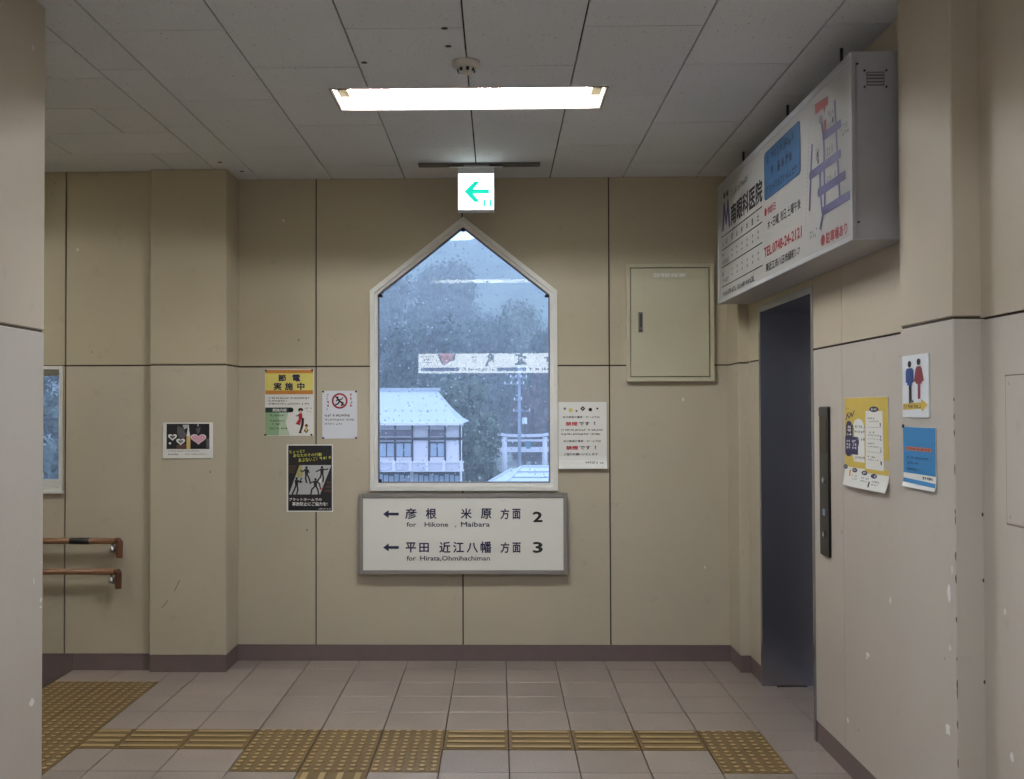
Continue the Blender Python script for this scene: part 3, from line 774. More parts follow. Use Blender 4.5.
# ------------------------------------------------------------------ papers on the back wall
def poster(name, label, cat, place, n, ref, mat, base, th=.0012, nu=6, nv=8):
    t = thing(name, label, cat, base); sheet('paper', mat, t, place, n, nu, nv, th)
    return t, Print(place, n, ref)
def pins(t, pts, n):
    n = Vector(n)
    for p in pts:
        p = Vector(p); MB().tube([p + n * .001, p + n * .005], .0065, 10).build('pin', BLACK, t)
def backp(x0, x1, z0, z1, curl=0.0, gap=.003):
    def pl(a, b_): return Vector((x0 + a * (x1 - x0), YB - gap - curl * max(0, b_ - .8) ** 2 * 25, z1 + b_ * (z0 - z1)))
    return pl, (0, -1, 0)

pl, n = backp(-1.459, -1.153, 1.399, 1.815)
t, pr = poster('poster', 'yellow-headed power saving poster pinned left of the wall joint', 'poster', pl, n, (103, 97, 565, 743), PAPER, (-1.306, YB, 1.399))
pr.rect('header_band', ORANGE, 106, 103, 558, 136); pr.rect('header', YELLOW, 106, 136, 558, 302); pr.rect('header_band', ORANGE, 106, 302, 558, 340)
for s_, a, b_, c, e in (('節', 228, 148, 303, 215), ('電', 363, 148, 438, 215), ('実', 185, 225, 262, 300), ('施', 292, 225, 370, 300), ('中', 408, 225, 478, 300)): pr.text('lettering', NAVY, s_, a, b_, c, e, bold=.035, layer=2)
pr.marks('body_text', INK, 135, 368, 522, 386, 26); pr.marks('body_text', INK, 135, 396, 310, 412, 12); pr.marks('body_text', INK, 135, 424, 525, 440, 26)
pr.rect('green_panel', GREEN, 106, 500, 235, 738); pr.poly('green_panel', PALEGREEN, [(235, 500), (330, 500), (300, 620), (340, 738), (235, 738)])
pr.rect('panel_heading', DKGREEN, 106, 468, 352, 516, 2); pr.disc('panel_heading', DKGREEN, 350, 492, 24, 24, 2)
pr.text('lettering', PAPER, '実施内容', 175, 478, 310, 508, .02, 3)
for yy, a, b_ in ((545, 150, 292), (597, 150, 292), (628, 172, 250), (672, 150, 315)): pr.marks('body_text', DKGREEN, a, yy - 10, b_, yy + 9, int((b_ - a) / 14), 2)
pr.disc('drawing', INK, 441, 492, 24, 20, 2); pr.disc('drawing', SKIN, 442, 510, 13, 14, 3); pr.rect('drawing', INK, 418, 486, 466, 494, 4)
pr.poly('drawing', RED, [(432, 522), (452, 522), (458, 548), (446, 590), (436, 640), (392, 628), (424, 580), (418, 545)], 2)
pr.poly('drawing', INK, [(452, 560), (474, 578), (470, 640), (448, 700), (452, 716), (420, 718), (430, 700), (446, 640)], 3)
pr.line('drawing', INK, [(425, 535), (408, 550), (398, 550)], 8, 3); pr.marks('body_text', GREYINK, 478, 470, 545, 484, 5); pr.marks('body_text', GREYINK, 500, 500, 540, 514, 3)
pr.disc('drawing', ORANGE, 496, 648, 16, 16, 2); pr.poly('drawing', INK, [(480, 640), (496, 626), (512, 640), (506, 646), (486, 646)], 3); pr.poly('drawing', INK, [(470, 690), (494, 664), (516, 690), (494, 718)], 2); pr.disc('drawing', YELLOW, 494, 686, 10, 14, 3)
pr.finish(t)
pins(t, [pl(a, b_) for a, b_ in ((.02, .02), (.97, .015), (.01, .985), (.955, .985))], n)

pl, n = backp(-1.100, -.881, 1.381, 1.680)
t, pr = poster('notice', 'white paper notice with a red prohibition circle pinned beside the window', 'notice', pl, n, (332, 153, 498, 383), PAPER_BLUE, (-.99, YB, 1.381))
pr.ring('prohibition_sign', RED, 415, 202, 29, 36); pr.ring('prohibition_sign', INK, 415, 202, 35, 37.5, 2)
pr.poly('prohibition_sign', RED, [(391, 181), (396, 177), (440, 222), (435, 227)], 2)
pr.disc('running_figure', INK, 404, 186, 6, 6, 3); pr.line('running_figure', INK, [(404, 192), (416, 205), (430, 212), (424, 224)], 8, 3); pr.line('running_figure', INK, [(416, 204), (406, 216), (396, 220)], 7, 3); pr.line('running_figure', INK, [(398, 202), (410, 196), (424, 194), (430, 186)], 5, 3)
for x_, a, b_, k in ((352, 168, 252, 5), (463, 166, 236, 4)):
    for i in range(k): pr.marks('red_lettering', RED, x_, a + i * (b_ - a) / k, x_ + 13, a + (i + .8) * (b_ - a) / k, 1)
pr.marks('body_text', INK, 343, 265, 464, 278, 16); pr.marks('body_text', GREYINK, 343, 287, 488, 298, 18); pr.marks('body_text', GREYINK, 343, 307, 426, 317, 11)
pr.finish(t); pins(t, [pl(a, b_) for a, b_ in ((.03, .02), (.97, .02), (.03, .985), (.97, .985))], n)

pl, n = backp(-1.323, -1.032, .925, 1.345)
t, pr = poster('poster', 'black platform safety poster with dark dancing figures', 'poster', pl, n, (62, 90, 525, 748), PAPER, (-1.18, YB, .925))
pr.rect('black_ground', INK, 78, 100, 513, 736)
BRICK = plain('brown_print', rgb(74, 50, 38), .6); YGREEN = plain('yellow_green_ink', rgb(206, 206, 80), .6)
pr.text('title', YGREEN, 'ちょっと!!', 88, 148, 240, 180, .012, 2, -10); pr.text('title', YGREEN, 'あなたのその行動', 128, 182, 412, 216, .012, 2, -12)
pr.text('title', YGREEN, 'あぶない', 180, 226, 318, 262, .012, 2, -8); pr.marks('title', YGREEN, 326, 216, 510, 248, 6, 2, -16)
pr.poly('platform', LGREY, [(190, 292), (508, 292), (395, 578), (85, 578)], 2)
for k in range(3): pr.rect('brickwork', BRICK, 86, 295 + k * 28, 160 - k * 10, 315 + k * 28, 2); pr.rect('brickwork', BRICK, 462 - k * 12, 450 + k * 40, 506, 475 + k * 40, 2)
YG2 = plain('dull_yellow_print', rgb(170, 160, 100), .6); pr.poly('platform', YG2, [(190, 292), (215, 292), (225, 395), (170, 420), (160, 380)], 3)
def dancer(cx, cy, s_, arms, legs):
    pr.uid += 1; pr.disc('dancer', INK, cx, cy - 62 * s_, 13 * s_, 14 * s_, 4); pr.poly('dancer', INK, [(cx - 20 * s_, cy - 48 * s_), (cx + 20 * s_, cy - 48 * s_), (cx + 15 * s_, cy + 12 * s_), (cx - 15 * s_, cy + 12 * s_)], 4)
    for p in arms: pr.line('dancer', INK, [(cx + a * s_, cy + b_ * s_) for a, b_ in p], 13 * s_, 4)
    for p in legs: pr.line('dancer', INK, [(cx + a * s_, cy + b_ * s_) for a, b_ in p], 16 * s_, 4)
dancer(260, 375, .95, [[(-15, -40), (-40, -20), (-60, -32)], [(15, -40), (28, -10)]], [[(-5, 8), (-8, 50), (2, 92)], [(8, 8), (30, 55), (38, 85)]])
dancer(415, 372, .95, [[(-15, -42), (-38, -28), (-60, -18)], [(15, -42), (42, -38), (64, -46)]], [[(-8, 8), (-20, 45), (-50, 80)], [(8, 8), (15, 50), (10, 85)]])
dancer(162, 482, .95, [[(15, -40), (40, -30), (50, -68)], [(15, -36), (38, -22), (58, -28)]], [[(-6, 8), (-22, 50), (-45, 96)], [(6, 8), (14, 50), (2, 96)]])
dancer(350, 490, .95, [[(-15, -40), (-45, -28), (-60, -20)], [(15, -40), (40, -20), (52, 30)]], [[(-6, 8), (-38, 40), (-48, 90)], [(6, 8), (26, 45), (32, 90)]])
pr.disc('dancer', RED, 402, 522, 12, 10, 5); pr.disc('dancer', PAPER, 398, 445, 8, 22, 5)
pr.text('lettering', PAPER, 'プラットホームでの', 85, 612, 412, 642, .02, 2); pr.text('lettering', PAPER, '事故防止にご協力を!', 118, 652, 468, 690, .02, 2); pr.marks('body_text', PAPER, 380, 711, 500, 726, 12, 2)
pr.finish(t)

pl, n = backp(.372, .672, 1.192, 1.605, curl=.022)
t, pr = poster('notice', 'white no smoking notice with curling lower edge right of the window', 'notice', pl, n, (58, 65, 528, 718), PAPER, (.52, YB, 1.192), nv=16)
for x_, y_, r_, m_ in ((122, 130, 13, GREYINK), (180, 145, 21, YELLOW), (235, 153, 9, INK), (370, 140, 18, INK), (438, 130, 10, INK)): pr.disc('ornament', m_, x_, y_, r_)
pr.poly('ornament', INK, [(297, 104), (322, 130), (297, 156), (272, 130)]); pr.disc('ornament', LGREY, 297, 130, 8, 8, 2)
pr.text('lettering', INK, '近江鉄道の電車・ホームでは', 102, 203, 460, 224, .02)
for a, b_, y_ in ((128, 258, 260), (132, 265, 496)):
    pr.text('red_lettering', RED, '禁煙', a, y_, a + 118, y_ + 38, .03); pr.text('lettering', INK, 'です', b_, y_, b_ + 105, y_ + 36, .03); pr.text('lettering', INK, '!', b_ + 146, y_ - 2, b_ + 158, y_ + 34, .03)
pr.marks('body_text', INK, 85, 330, 490, 350, 22); pr.marks('body_text', INK, 85, 371, 470, 391, 21)
pr.text('lettering', INK, '近江鉄道の電車・ホームでは', 106, 438, 470, 460, .02); pr.text('lettering', INK, 'ご協力お願いいたします', 110, 565, 440, 590, .02); pr.marks('body_text', INK, 320, 649, 498, 669, 9)
pr.finish(t)

# framed hearts photo on the pillar
hp = lambda a, b_: Vector((-2.008 + a * .302, 6.354, 1.487 + b_ * (1.272 - 1.487)))
t = thing('framed_photo', 'small white framed photo with hearts on the pillar', 'framed photo', (-1.857, 6.36, 1.272))
MB().box(-2.008, -1.706, 6.354, 6.3598, 1.272, 1.487).build('backing_board', PAPER, t, bevel=.002)
pr = Print(hp, (0, -1, 0), (155, 170, 812, 640))
pr.rect('photo', INK, 208, 186, 768, 515)
DG = plain('dim_grey_print', rgb(92, 88, 96), .6); DB = plain('dim_brown_print', rgb(92, 60, 54), .6); CANDLE = plain('candle_yellow_print', rgb(214, 186, 120), .6)
pr.poly('photo', DG, [(350, 210), (420, 240), (470, 330), (440, 375), (380, 375), (345, 300)], 2); pr.poly('photo', DB, [(345, 460), (465, 450), (465, 512), (335, 512)], 2); pr.poly('photo', LGREY, [(415, 200), (500, 195), (505, 260), (470, 240), (440, 262)], 2)
pr.poly('photo', DG, [(590, 250), (655, 230), (640, 300), (610, 320)], 2); pr.poly('photo', LGREY, [(608, 190), (632, 190), (625, 222), (612, 222)], 2); pr.rect('photo', DG, 730, 380, 765, 500, 2)
pr.rect('photo', CANDLE, 470, 345, 520, 515, 3); pr.poly('photo', PAPER, [(470, 345), (492, 215), (518, 345)], 3); pr.disc('photo', PAPER, 253, 440, 16, 14, 2)
def heart(cx, cy, w, h_, m_, layer):
    pts = []
    for k in range(24):
        q = 2 * math.pi * k / 24; x_ = 16 * math.sin(q) ** 3; y_ = 13 * math.cos(q) - 5 * math.cos(2 * q) - 2 * math.cos(3 * q) - math.cos(4 * q)
        pts.append((cx + x_ / 32 * w, cy - (y_ + 2.5) / 29 * h_))
    pr.poly('heart', m_, pts, layer)
heart(287, 365, 118, 90, PAPER, 4); heart(287, 363, 66, 48, DG, 5); heart(395, 424, 118, 90, PAPER, 6); heart(395, 422, 66, 48, GREYINK, 7); heart(626, 392, 206, 140, PAPER, 4); heart(626, 392, 186, 122, PINK, 5)
pr.marks('caption', GREYINK, 230, 534, 635, 550, 26); pr.marks('caption', INK, 230, 574, 358, 596, 7); pr.marks('caption', GREYINK, 455, 576, 742, 592, 18)
pr.finish(t)

# ------------------------------------------------------------------ clinic lightbox on the right wall
BX, BY0, BY1, BZ0, BZ1 = 1.290, 6.283, 3.900, 2.172, 2.862
sg = thing('clinic_lightbox', 'large unlit white clinic advertising lightbox above the lift doorway', 'signboard', (1.39, 5.09, BZ0))
CASE = plain('grey_white_lightbox_case', rgb(168, 169, 174), .4)
MB().box(BX + .012, XR, BY1, BY0, BZ0, BZ1).build('case', CASE, sg, bevel=.004)
FACE = plain('ivory_white_acrylic_face', rgb(160, 160, 158), .3, vary=.02)
MB().box(BX + .003, BX + .02, BY1 + .025, BY0 - .02, BZ0 + .018, BZ1 - .03).build('face_panel', FACE, sg)
for a, b_, c, e in ((BY1, BY1 + .025, BZ0, BZ1), (BY0 - .02, BY0, BZ0, BZ1), (BY1 + .025, BY0 - .02, BZ0, BZ0 + .018), (BY1 + .025, BY0 - .02, BZ1 - .03, BZ1)):
    MB().box(BX, BX + .02, a, b_, c, e).build('edge_trim', CASE, sg, bevel=.002)
for yy in (4.30, 5.10, 6.02):
    hg = MB().tube([(1.385, yy, BZ1 - .002), (1.385, yy, HC - .001)], .007, 8).build('hanger', BLACK, sg); MB().box(1.36, 1.41, yy - .03, yy + .03, BZ1, BZ1 + .006).build('hanger_foot', BLACK, hg)
vt = MB().box(1.345, 1.410, BY1 - .003, BY1 + .002, 2.735, 2.785).build('vent', plain('dark_vent_mesh', rgb(104, 104, 108), .5), sg)
for k in range(4): MB().box(1.348, 1.407, BY1 - .005, BY1 - .003, 2.740 + k * .012, 2.744 + k * .012).build('louvre', CASE, vt)
for a in (1.338, 1.417):
    for z_ in (2.730, 2.790): MB().tube([(a, BY1 + .001, z_), (a, BY1 - .004, z_)], .004, 8).build('screw', BLACK, sg)
for a, z_ in ((1.312, 2.815), (1.312, 2.236)): MB().tube([(a, BY1 + .001, z_), (a, BY1 - .004, z_)], .004, 8).build('screw', BLACK, sg)
pl = lambda a, b_: Vector((BX + .003, 6.285 - a, b_))
pr = Print(pl, (-1, 0, 0), (0, 0, 1, 1))
MAPV = plain('violet_map_ink', rgb(64, 62, 102), .5); SIGNBLUE = plain('sign_blue_ink', rgb(42, 82, 120), .5); SIGNRED = plain('sign_red_ink', rgb(128, 36, 44), .5); MAPRED = plain('map_red_ink', rgb(136, 50, 58), .5)
def R(part, m_, x0, z0, x1, z1, layer=1): pr.rect(part, m_, x0, z1, x1, z0, layer)
pr.poly('logo', MAPV, [(.125, 2.578), (.165, 2.578), (.19, 2.67), (.225, 2.60), (.245, 2.60), (.275, 2.668), (.30, 2.574), (.34, 2.574), (.295, 2.735), (.268, 2.735), (.232, 2.645), (.195, 2.735), (.165, 2.735)])
pr.disc('logo', MAPV, .190, 2.775, .030, .017); pr.disc('logo', MAPV, .268, 2.772, .030, .017)
pr.text('lettering', INK, '南眼科医院', .355, 2.690, 1.060, 2.572, .03)
pr.marks('small_print', GREYINK, .355, 2.728, .755, 2.772, 12)
for z_ in (2.548, 2.472, 2.372, 2.260): R('timetable', INK, .108, z_ - .003, 1.052, z_ + .003)
for i, s_ in enumerate('月火水木金土'): pr.text('timetable', INK, s_, .36 + i * .118, 2.528, .40 + i * .118, 2.492, .012)
pr.marks('timetable', GREYINK, .12, 2.487, .29, 2.530, 4)
for z_ in (2.425, 2.320): 
    pr.marks('timetable', INK, .12, z_ - .002, .16, z_ + .03, 1); pr.marks('timetable', GREYINK, .12, z_ - .04, .29, z_ - .012, 5)
    for i in range(6):
        for k in range(2): pr.disc('timetable', GREYINK, .38 + i * .118, z_ - .018 + k * .03, .012, .008)
pr.marks('small_print', INK, .138, 2.203, .889, 2.232, 20)
def rrect(part, m_, x0, z0, x1, z1, rx, rz, layer=1):
    pts = []
    for cx, cz, q0 in ((x1 - rx, z1 - rz, 0), (x0 + rx, z1 - rz, 90), (x0 + rx, z0 + rz, 180), (x1 - rx, z0 + rz, 270)):
        for k in range(5): q = math.radians(q0 + k * 22.5); pts.append((cx + rx * math.cos(q), cz + rz * math.sin(q)))
    pr.poly(part, m_, pts, layer)
rrect('blue_panel', NAVY, 1.100, 2.562, 1.722, 2.794, .035, .02); rrect('blue_panel', SIGNBLUE, 1.106, 2.565, 1.716, 2.791, .035, .02, 2)
DBLUE = plain('deep_blue_ink', rgb(16, 30, 66), .5)
for a, b_, c, e, k in ((1.14, 2.728, 1.68, 2.768, 11), (1.22, 2.650, 1.60, 2.705, 6), (1.14, 2.582, 1.68, 2.622, 11)): pr.marks('blue_panel', DBLUE, a, b_, c, e, k, 3)
pr.disc('lettering', SIGNRED, 1.120, 2.507, .022, .020); pr.text('lettering', SIGNRED, '休診日', 1.155, 2.526, 1.305, 2.486, .025)
for s_, a, b_ in (('木', 1.155, 1.205), ('日', 1.255, 1.295), ('曜', 1.305, 1.360), ('祝', 1.390, 1.435), ('日', 1.445, 1.480), ('土', 1.510, 1.555), ('曜', 1.562, 1.610), ('午', 1.617, 1.662), ('後', 1.667, 1.715)): pr.text('lettering', INK, s_, a, 2.458, b_, 2.414, .012)
pr.disc('lettering', INK, 1.23, 2.436, .007, .007); pr.text('lettering', INK, ',', 1.364, 2.424, 1.372, 2.408, .012); pr.text('lettering', INK, ',', 1.485, 2.424, 1.493, 2.408, .012)
pr.text('phone_number', SIGNRED, 'TEL.0748-24-2121', 1.083, 2.339, 1.730, 2.290, .028)
pr.text('lettering', INK, '東近江市八日市緑町1-7', 1.117, 2.258, 1.698, 2.216, .022)
for k in range(26): R('map_border', GREYINK, 1.857 - k * .0031, 2.745 - k * .0176, 1.863 - k * .0031, 2.752 - k * .0176)
pr.disc('lettering', SIGNRED, 2.022, 2.228, .026, .022); pr.text('lettering', SIGNRED, '駐車場あり', 2.062, 2.251, 2.322, 2.204, .03)
RL = [1.0]
def road(pts, w, asp=1.0):
    for p_, q_ in zip(pts, pts[1:]): RL[0] += .1; pr.line('map', MAPV, [p_, q_], w, RL[0], asp)
for a, za, b_, zb_ in ((2.046, 2.637, 2.247, 2.632), (1.865, 2.521, 2.243, 2.520), (1.978, 2.427, 2.295, 2.428), (2.030, 2.342, 2.345, 2.342)): road([(a, za), (b_, zb_)], .034); pr.disc('map', MAPV, b_, zb_, .017, None, 3.2); pr.disc('map', MAPV, a, za, .017, None, 3.4)
for p in ([(1.890, 2.639), (1.868, 2.521), (1.845, 2.384)], [(2.018, 2.709), (2.046, 2.628), (2.050, 2.500), (2.054, 2.357)], [(1.995, 2.504), (1.997, 2.42), (2.017, 2.346)], [(2.189, 2.734), (2.215, 2.52), (2.239, 2.351)]): road(p, .021)
road([(2.035, 2.342), (1.994, 2.281)], .022); pr.disc('map', GREYINK, 2.012, 2.712, .022, .018, 4)
pr.poly('map_callout', MAPRED, [(1.932, 2.796), (2.110, 2.780), (2.105, 2.748), (2.068, 2.750), (2.062, 2.722), (2.042, 2.752), (1.940, 2.752)], 2)
R('map_callout', MAPRED, 2.054, 2.650, 2.082, 2.697, 2)
for a, za, b_, zb_, k in ((2.10, 2.69, 2.17, 2.72, 3), (2.09, 2.655, 2.16, 2.67, 3), (2.25, 2.60, 2.34, 2.625, 3), (2.24, 2.575, 2.35, 2.595, 4), (2.075, 2.545, 2.19, 2.585, 4), (2.08, 2.445, 2.20, 2.475, 4), (1.935, 2.56, 1.985, 2.62, 2), (1.84, 2.258, 1.96, 2.275, 5), (1.84, 2.280, 1.955, 2.292, 4)): pr.marks('map_label', GREYINK, a, za, b_, zb_, k)
for a, za in ((1.955, 2.572), (1.962, 2.545), (2.155, 2.66)): R('map_label', INK, a, za, a + .018, za + .022, 2)
pr.finish(sg)

# ------------------------------------------------------------------ lift call panel
cp = thing('lift_call_panel', 'tall narrow dark lift call panel beside the doorway', 'call panel', (XR, 4.876, .892))
PLATE = plain('dark_bronze_faceplate', rgb(24, 24, 27), .3, .2)
fp = MB().box(XR - .012, XR, 4.810, 4.945, .892, 1.568).build('faceplate', PLATE, cp, bevel=.004)
MB().box(XR - .0135, XR - .0115, 4.824, 4.931, 1.36, 1.52).build('display', plain('black_display_glass', rgb(8, 8, 10), .15), cp)
MB().box(XR - .0135, XR - .0115, 4.812, 4.943, 1.525, 1.562).build('display_cap', plain('grey_panel_cap', rgb(58, 58, 62), .4, .4), cp)
for z_ in (1.235, .99):
    bt = MB().tube([(XR - .011, 4.878, z_), (XR - .017, 4.878, z_)], .017, 14).build('call_button', plain('steel_button', rgb(110, 110, 114), .35, .7), cp)
    MB().box(XR - .0185, XR - .0165, 4.873, 4.883, z_ - .008, z_ + .008).build('button_mark', PAPER, bt)
MB().box(XR - .0135, XR - .0115, 4.862, 4.892, 1.075, 1.105).build('badge', plain('blue_white_badge', rgb(126, 146, 190), .4), cp)

# ------------------------------------------------------------------ papers on the right
def ypl(a, b_):       # yellow poster: lower edge curls away from the wall
    c = .028 * max(0, b_ - .72) ** 2 * 10 * (.55 + .45 * a) + .006 * math.sin(a * 5) * b_
    return Vector((XR - .003 - c, 4.605 + a * (4.095 - 4.605), 1.604 + b_ * (1.235 - 1.604)))
t, pr = poster('poster', 'yellow information poster with curling lower edge on the lift wall', 'poster', ypl, (-1, 0, 0), (58, 238, 238, 600), PAPER, (XR, 4.38, 1.235), nu=10, nv=18)
PY = plain('mustard_yellow_ink', rgb(202, 176, 80), .6); PN = plain('violet_navy_ink', rgb(52, 50, 88), .6)
def yrect(part, m_, x0, y0, x1, y1, layer=1):
    k = max(1, int((y1 - y0) / 9)); j = max(1, int((x1 - x0) / 12))
    for i in range(k):
        for q in range(j): pr.rect(part, m_, x0 + (x1 - x0) * q / j, y0 + (y1 - y0) * i / k, x0 + (x1 - x0) * (q + 1) / j, y0 + (y1 - y0) * (i + 1) / k, layer)
yrect('yellow_ground', PY, 59, 239, 237, 500); yrect('yellow_ground', PY, 59, 500, 237, 522); yrect('yellow_ground', PY, 150, 522, 237, 536)
pr.line('scribble', PN, [(66, 330), (72, 306), (80, 322), (90, 300), (94, 316), (104, 292)], 4, 2); pr.line('scribble', PN, [(70, 305), (84, 300)], 3, 2); pr.marks('scribble', PN, 64, 280, 78, 286, 3, 2)
pr.disc('speech_cloud', PAPER, 122, 350, 22, 26, 2); yrect('speech_cloud', PAPER, 104, 350, 148, 498, 2); pr.disc('speech_cloud', PAPER, 112, 470, 14, 25, 2)
for a, b_ in ((350, 362), (370, 382), (400, 412), (474, 486)): pr.marks('body_text', GREYINK, 106, a, 150, b_, 5, 3)
yrect('headline_block', PN, 66, 350, 98, 400, 3); yrect('headline_block', PN, 62, 398, 122, 470, 3); pr.disc('headline_block', PN, 80, 346, 12, 12, 3); pr.disc('headline_block', PN, 112, 420, 14, 22, 3); pr.disc('headline_block', PN, 78, 468, 14, 12, 3)
for a, b_, c, e in ((72, 352, 92, 398), (68, 412, 88, 452), (94, 410, 116, 452)):
    for i in range(3): pr.marks('headline', PAPER, a, b_ + i * (e - b_) / 3, c, b_ + (i + .8) * (e - b_) / 3, 2, 4)
yrect('white_panel', PAPER, 152, 292, 217, 520, 2); pr.disc('white_panel', PN, 185, 286, 18, 11, 3); pr.marks('white_panel', PAPER, 174, 281, 197, 291, 4, 4)
for yy in (318, 372, 416, 468):
    pr.marks('body_text', INK, 160, yy, 186, yy + 7, 4, 3); pr.marks('body_text', GREYINK, 160, yy + 12, 204, yy + 18, 8, 3); pr.marks('body_text', INK, 205, yy + 14, 212, yy + 34, 1, 3)
for yy in (355, 400, 452): pr.rect('body_text', LGREY, 158, yy, 212, yy + 2, 3)
for a, b_ in ((64, 525), (110, 533), (150, 538), (185, 545)): pr.disc('oval_tag', PN, a, b_, 11, 9, 3); pr.marks('oval_tag', PAPER, a - 6, b_ - 4, a + 6, b_ + 4, 2, 4)
for a, b_ in ((100, 552), (140, 555), (180, 562)): pr.marks('body_text', GREYINK, a, b_, a + 30, b_ + 7, 5, 2); pr.marks('body_text', GREYINK, a, b_ + 12, a + 26, b_ + 18, 5, 2)
pr.rect('body_text', ORANGE, 86, 535, 92, 560, 2); pr.rect('body_text', INK, 170, 568, 175, 590, 2)
pr.finish(t)

ts = thing('toilet_sign', 'white toilet sign with blue man and red woman on the pillar', 'sign', (XC, 3.67, 1.527))
tp = lambda a, b_: Vector((XC - .0045, 3.786 + a * (3.556 - 3.786), 1.741 + b_ * (1.527 - 1.741)))
MB().box(XC - .0045, XC, 3.556, 3.786, 1.527, 1.741).build('sign_plate', plain('cool_white_sign_plate', rgb(222, 226, 232), .35, vary=.02), ts, bevel=.001)
pr = Print(tp, (-1, 0, 0), (60, 52, 198, 368)); SB = plain('pictogram_blue', rgb(32, 62, 130), .5); SR = plain('pictogram_red', rgb(130, 40, 50), .5)
pr.disc('man_pictogram', INK, 102, 97, 10, 17); pr.poly('man_pictogram', SB, [(88, 118), (116, 118), (123, 130), (123, 190), (115, 192), (115, 205), (89, 205), (89, 192), (81, 190), (81, 130)]); pr.rect('man_pictogram', INK, 97, 205, 112, 288)
pr.disc('woman_pictogram', INK, 150, 90, 10, 17); pr.poly('woman_pictogram', SR, [(140, 112), (160, 112), (166, 125), (177, 185), (168, 190), (163, 200), (137, 200), (132, 190), (124, 185), (134, 125)]); pr.rect('woman_pictogram', SR, 144, 200, 157, 275)
pr.poly('man_pictogram', INK, [(96, 286), (108, 292), (122, 278), (122, 290), (100, 298)], 2)
pr.poly('arrow', PY, [(64, 298), (162, 292), (162, 276), (195, 304), (164, 340), (164, 324), (64, 330)]); pr.marks('arrow_text', BRICK, 68, 304, 160, 322, 8, 2)
pr.finish(ts)

def bpl(a, b_): return Vector((XC - .003 - .02 * max(0, b_ - .8) ** 2 * 8, 3.785 + a * (3.506 - 3.785), 1.494 + b_ * (1.286 - 1.494)))
t, pr = poster('notice', 'blue notice with a white stripe below the toilet sign', 'notice', bpl, (-1, 0, 0), (68, 408, 230, 732), PAPER, (XC, 3.645, 1.286), nv=14)
PB = plain('cyan_blue_ink', rgb(48, 126, 184), .5); PO = plain('salmon_ink', rgb(190, 112, 96), .6)
for i in range(6): pr.rect('blue_ground', PB, 69, 409 + i * 41, 229, 409 + (i + 1) * 41 + .5)
pr.rect('orange_bar', PO, 80, 514, 212, 534, 2); pr.marks('body_text', DB, 88, 518, 204, 530, 12, 3)
for a, b_, k in ((565, 196, 11), (594, 150, 8), (626, 150, 7)): pr.marks('body_text', DBLUE, 88, a, b_, a + 14, k, 2)
pr.poly('blue_ground', PB, [(69, 684), (229, 692), (229, 714), (69, 706)]); pr.marks('body_text', INK, 164, 664, 220, 680, 5, 2)
pr.finish(t); pins(t, [bpl(.02, -.01)], (-1, 0, 0))

# ------------------------------------------------------------------ lit advertising box behind the viewer, mirrored in the window
AY = -1.95
def mx_(u): return at(u, 363, 2 * 6.6995 - AY).x
def mz_(v): return at(490, v, 2 * 6.6995 - AY).z
ad = thing('advertising_lightbox', 'lit white advertising lightbox whose reflection crosses the window', 'signboard', (.2, AY - .1, mz_(372.5)))
ax0, ax1, az0, az1 = mx_(418.5), 1.40, mz_(373), mz_(353.5)
MB().box(ax0 - .02, ax1 + .02, YN, AY - .004, az0 - .02, az1 + .02).build('case', CASE, ad, bevel=.004)
MB().box(ax0, ax1, AY - .006, AY, az0, az1).build('lit_face', glow('lit_advert_acrylic', (.92, .97, 1.0, 1), 4.2), ad)
pr = Print((lambda a_, b_: Vector((mx_(a_), AY, mz_(b_)))), (0, 1, 0), (0, 0, 1, 1))
LS = glow('lit_salmon_print', (.9, .38, .36, 1), 2.6); LB = glow('lit_blue_print', (.16, .2, .42, 1), 1.6)
pr.rect('print_band', LB, 421, 367.4, 459, 371); pr.rect('print_band', LB, 497, 367.6, 526, 371)
pr.marks('print', GREYINK, 462, 367.8, 494, 371, 12); pr.marks('print', GREYINK, 529, 367.8, 570, 371, 14)
for k in range(3): pr.marks('print', NAVY, 421 + k, 355.5 + k * 3, 434 - k, 357.3 + k * 3, 6)
pr.poly('fan_motif', LB, [(437.5, 354), (455.5, 354), (455, 360), (450, 361.5), (444, 365.5), (440, 361)]); pr.poly('fan_motif', LS, [(439, 354), (454, 354), (453, 359.5), (449, 361), (444.5, 364.5), (441.5, 360.5)], 2)
for k in range(5): pr.disc('fan_motif', PAPER, 442 + k * 2.6, 357 + (k % 2) * 2.4, .9, .9, 3)
pr.marks('print', NAVY, 472, 356, 477, 358, 2); pr.marks('print', NAVY, 472, 359.5, 477, 362, 2)
pr.line('brush_mark', INK, [(488, 357), (490, 354.5), (493, 356), (492, 359), (489, 360.5), (486, 365.5)], 1.9, 1); pr.line('brush_mark', INK, [(489, 358), (492, 357), (494, 362)], 1.6, 1)
pr.line('brush_mark', INK, [(516, 355), (526, 357.5)], 1.9); pr.line('brush_mark', INK, [(519, 355), (518.5, 362), (524, 362.5)], 1.8); pr.line('brush_mark', INK, [(521.5, 354), (522, 361)], 1.8); pr.line('brush_mark', INK, [(515.5, 364.3), (526, 363.6)], 1.9)
pr.line('brush_mark', INK, [(545, 358), (549, 357.5), (547, 361.5)], 1.8); pr.line('brush_mark', INK, [(556, 355), (562, 357), (558, 363)], 1.9)
pr.finish(ad)

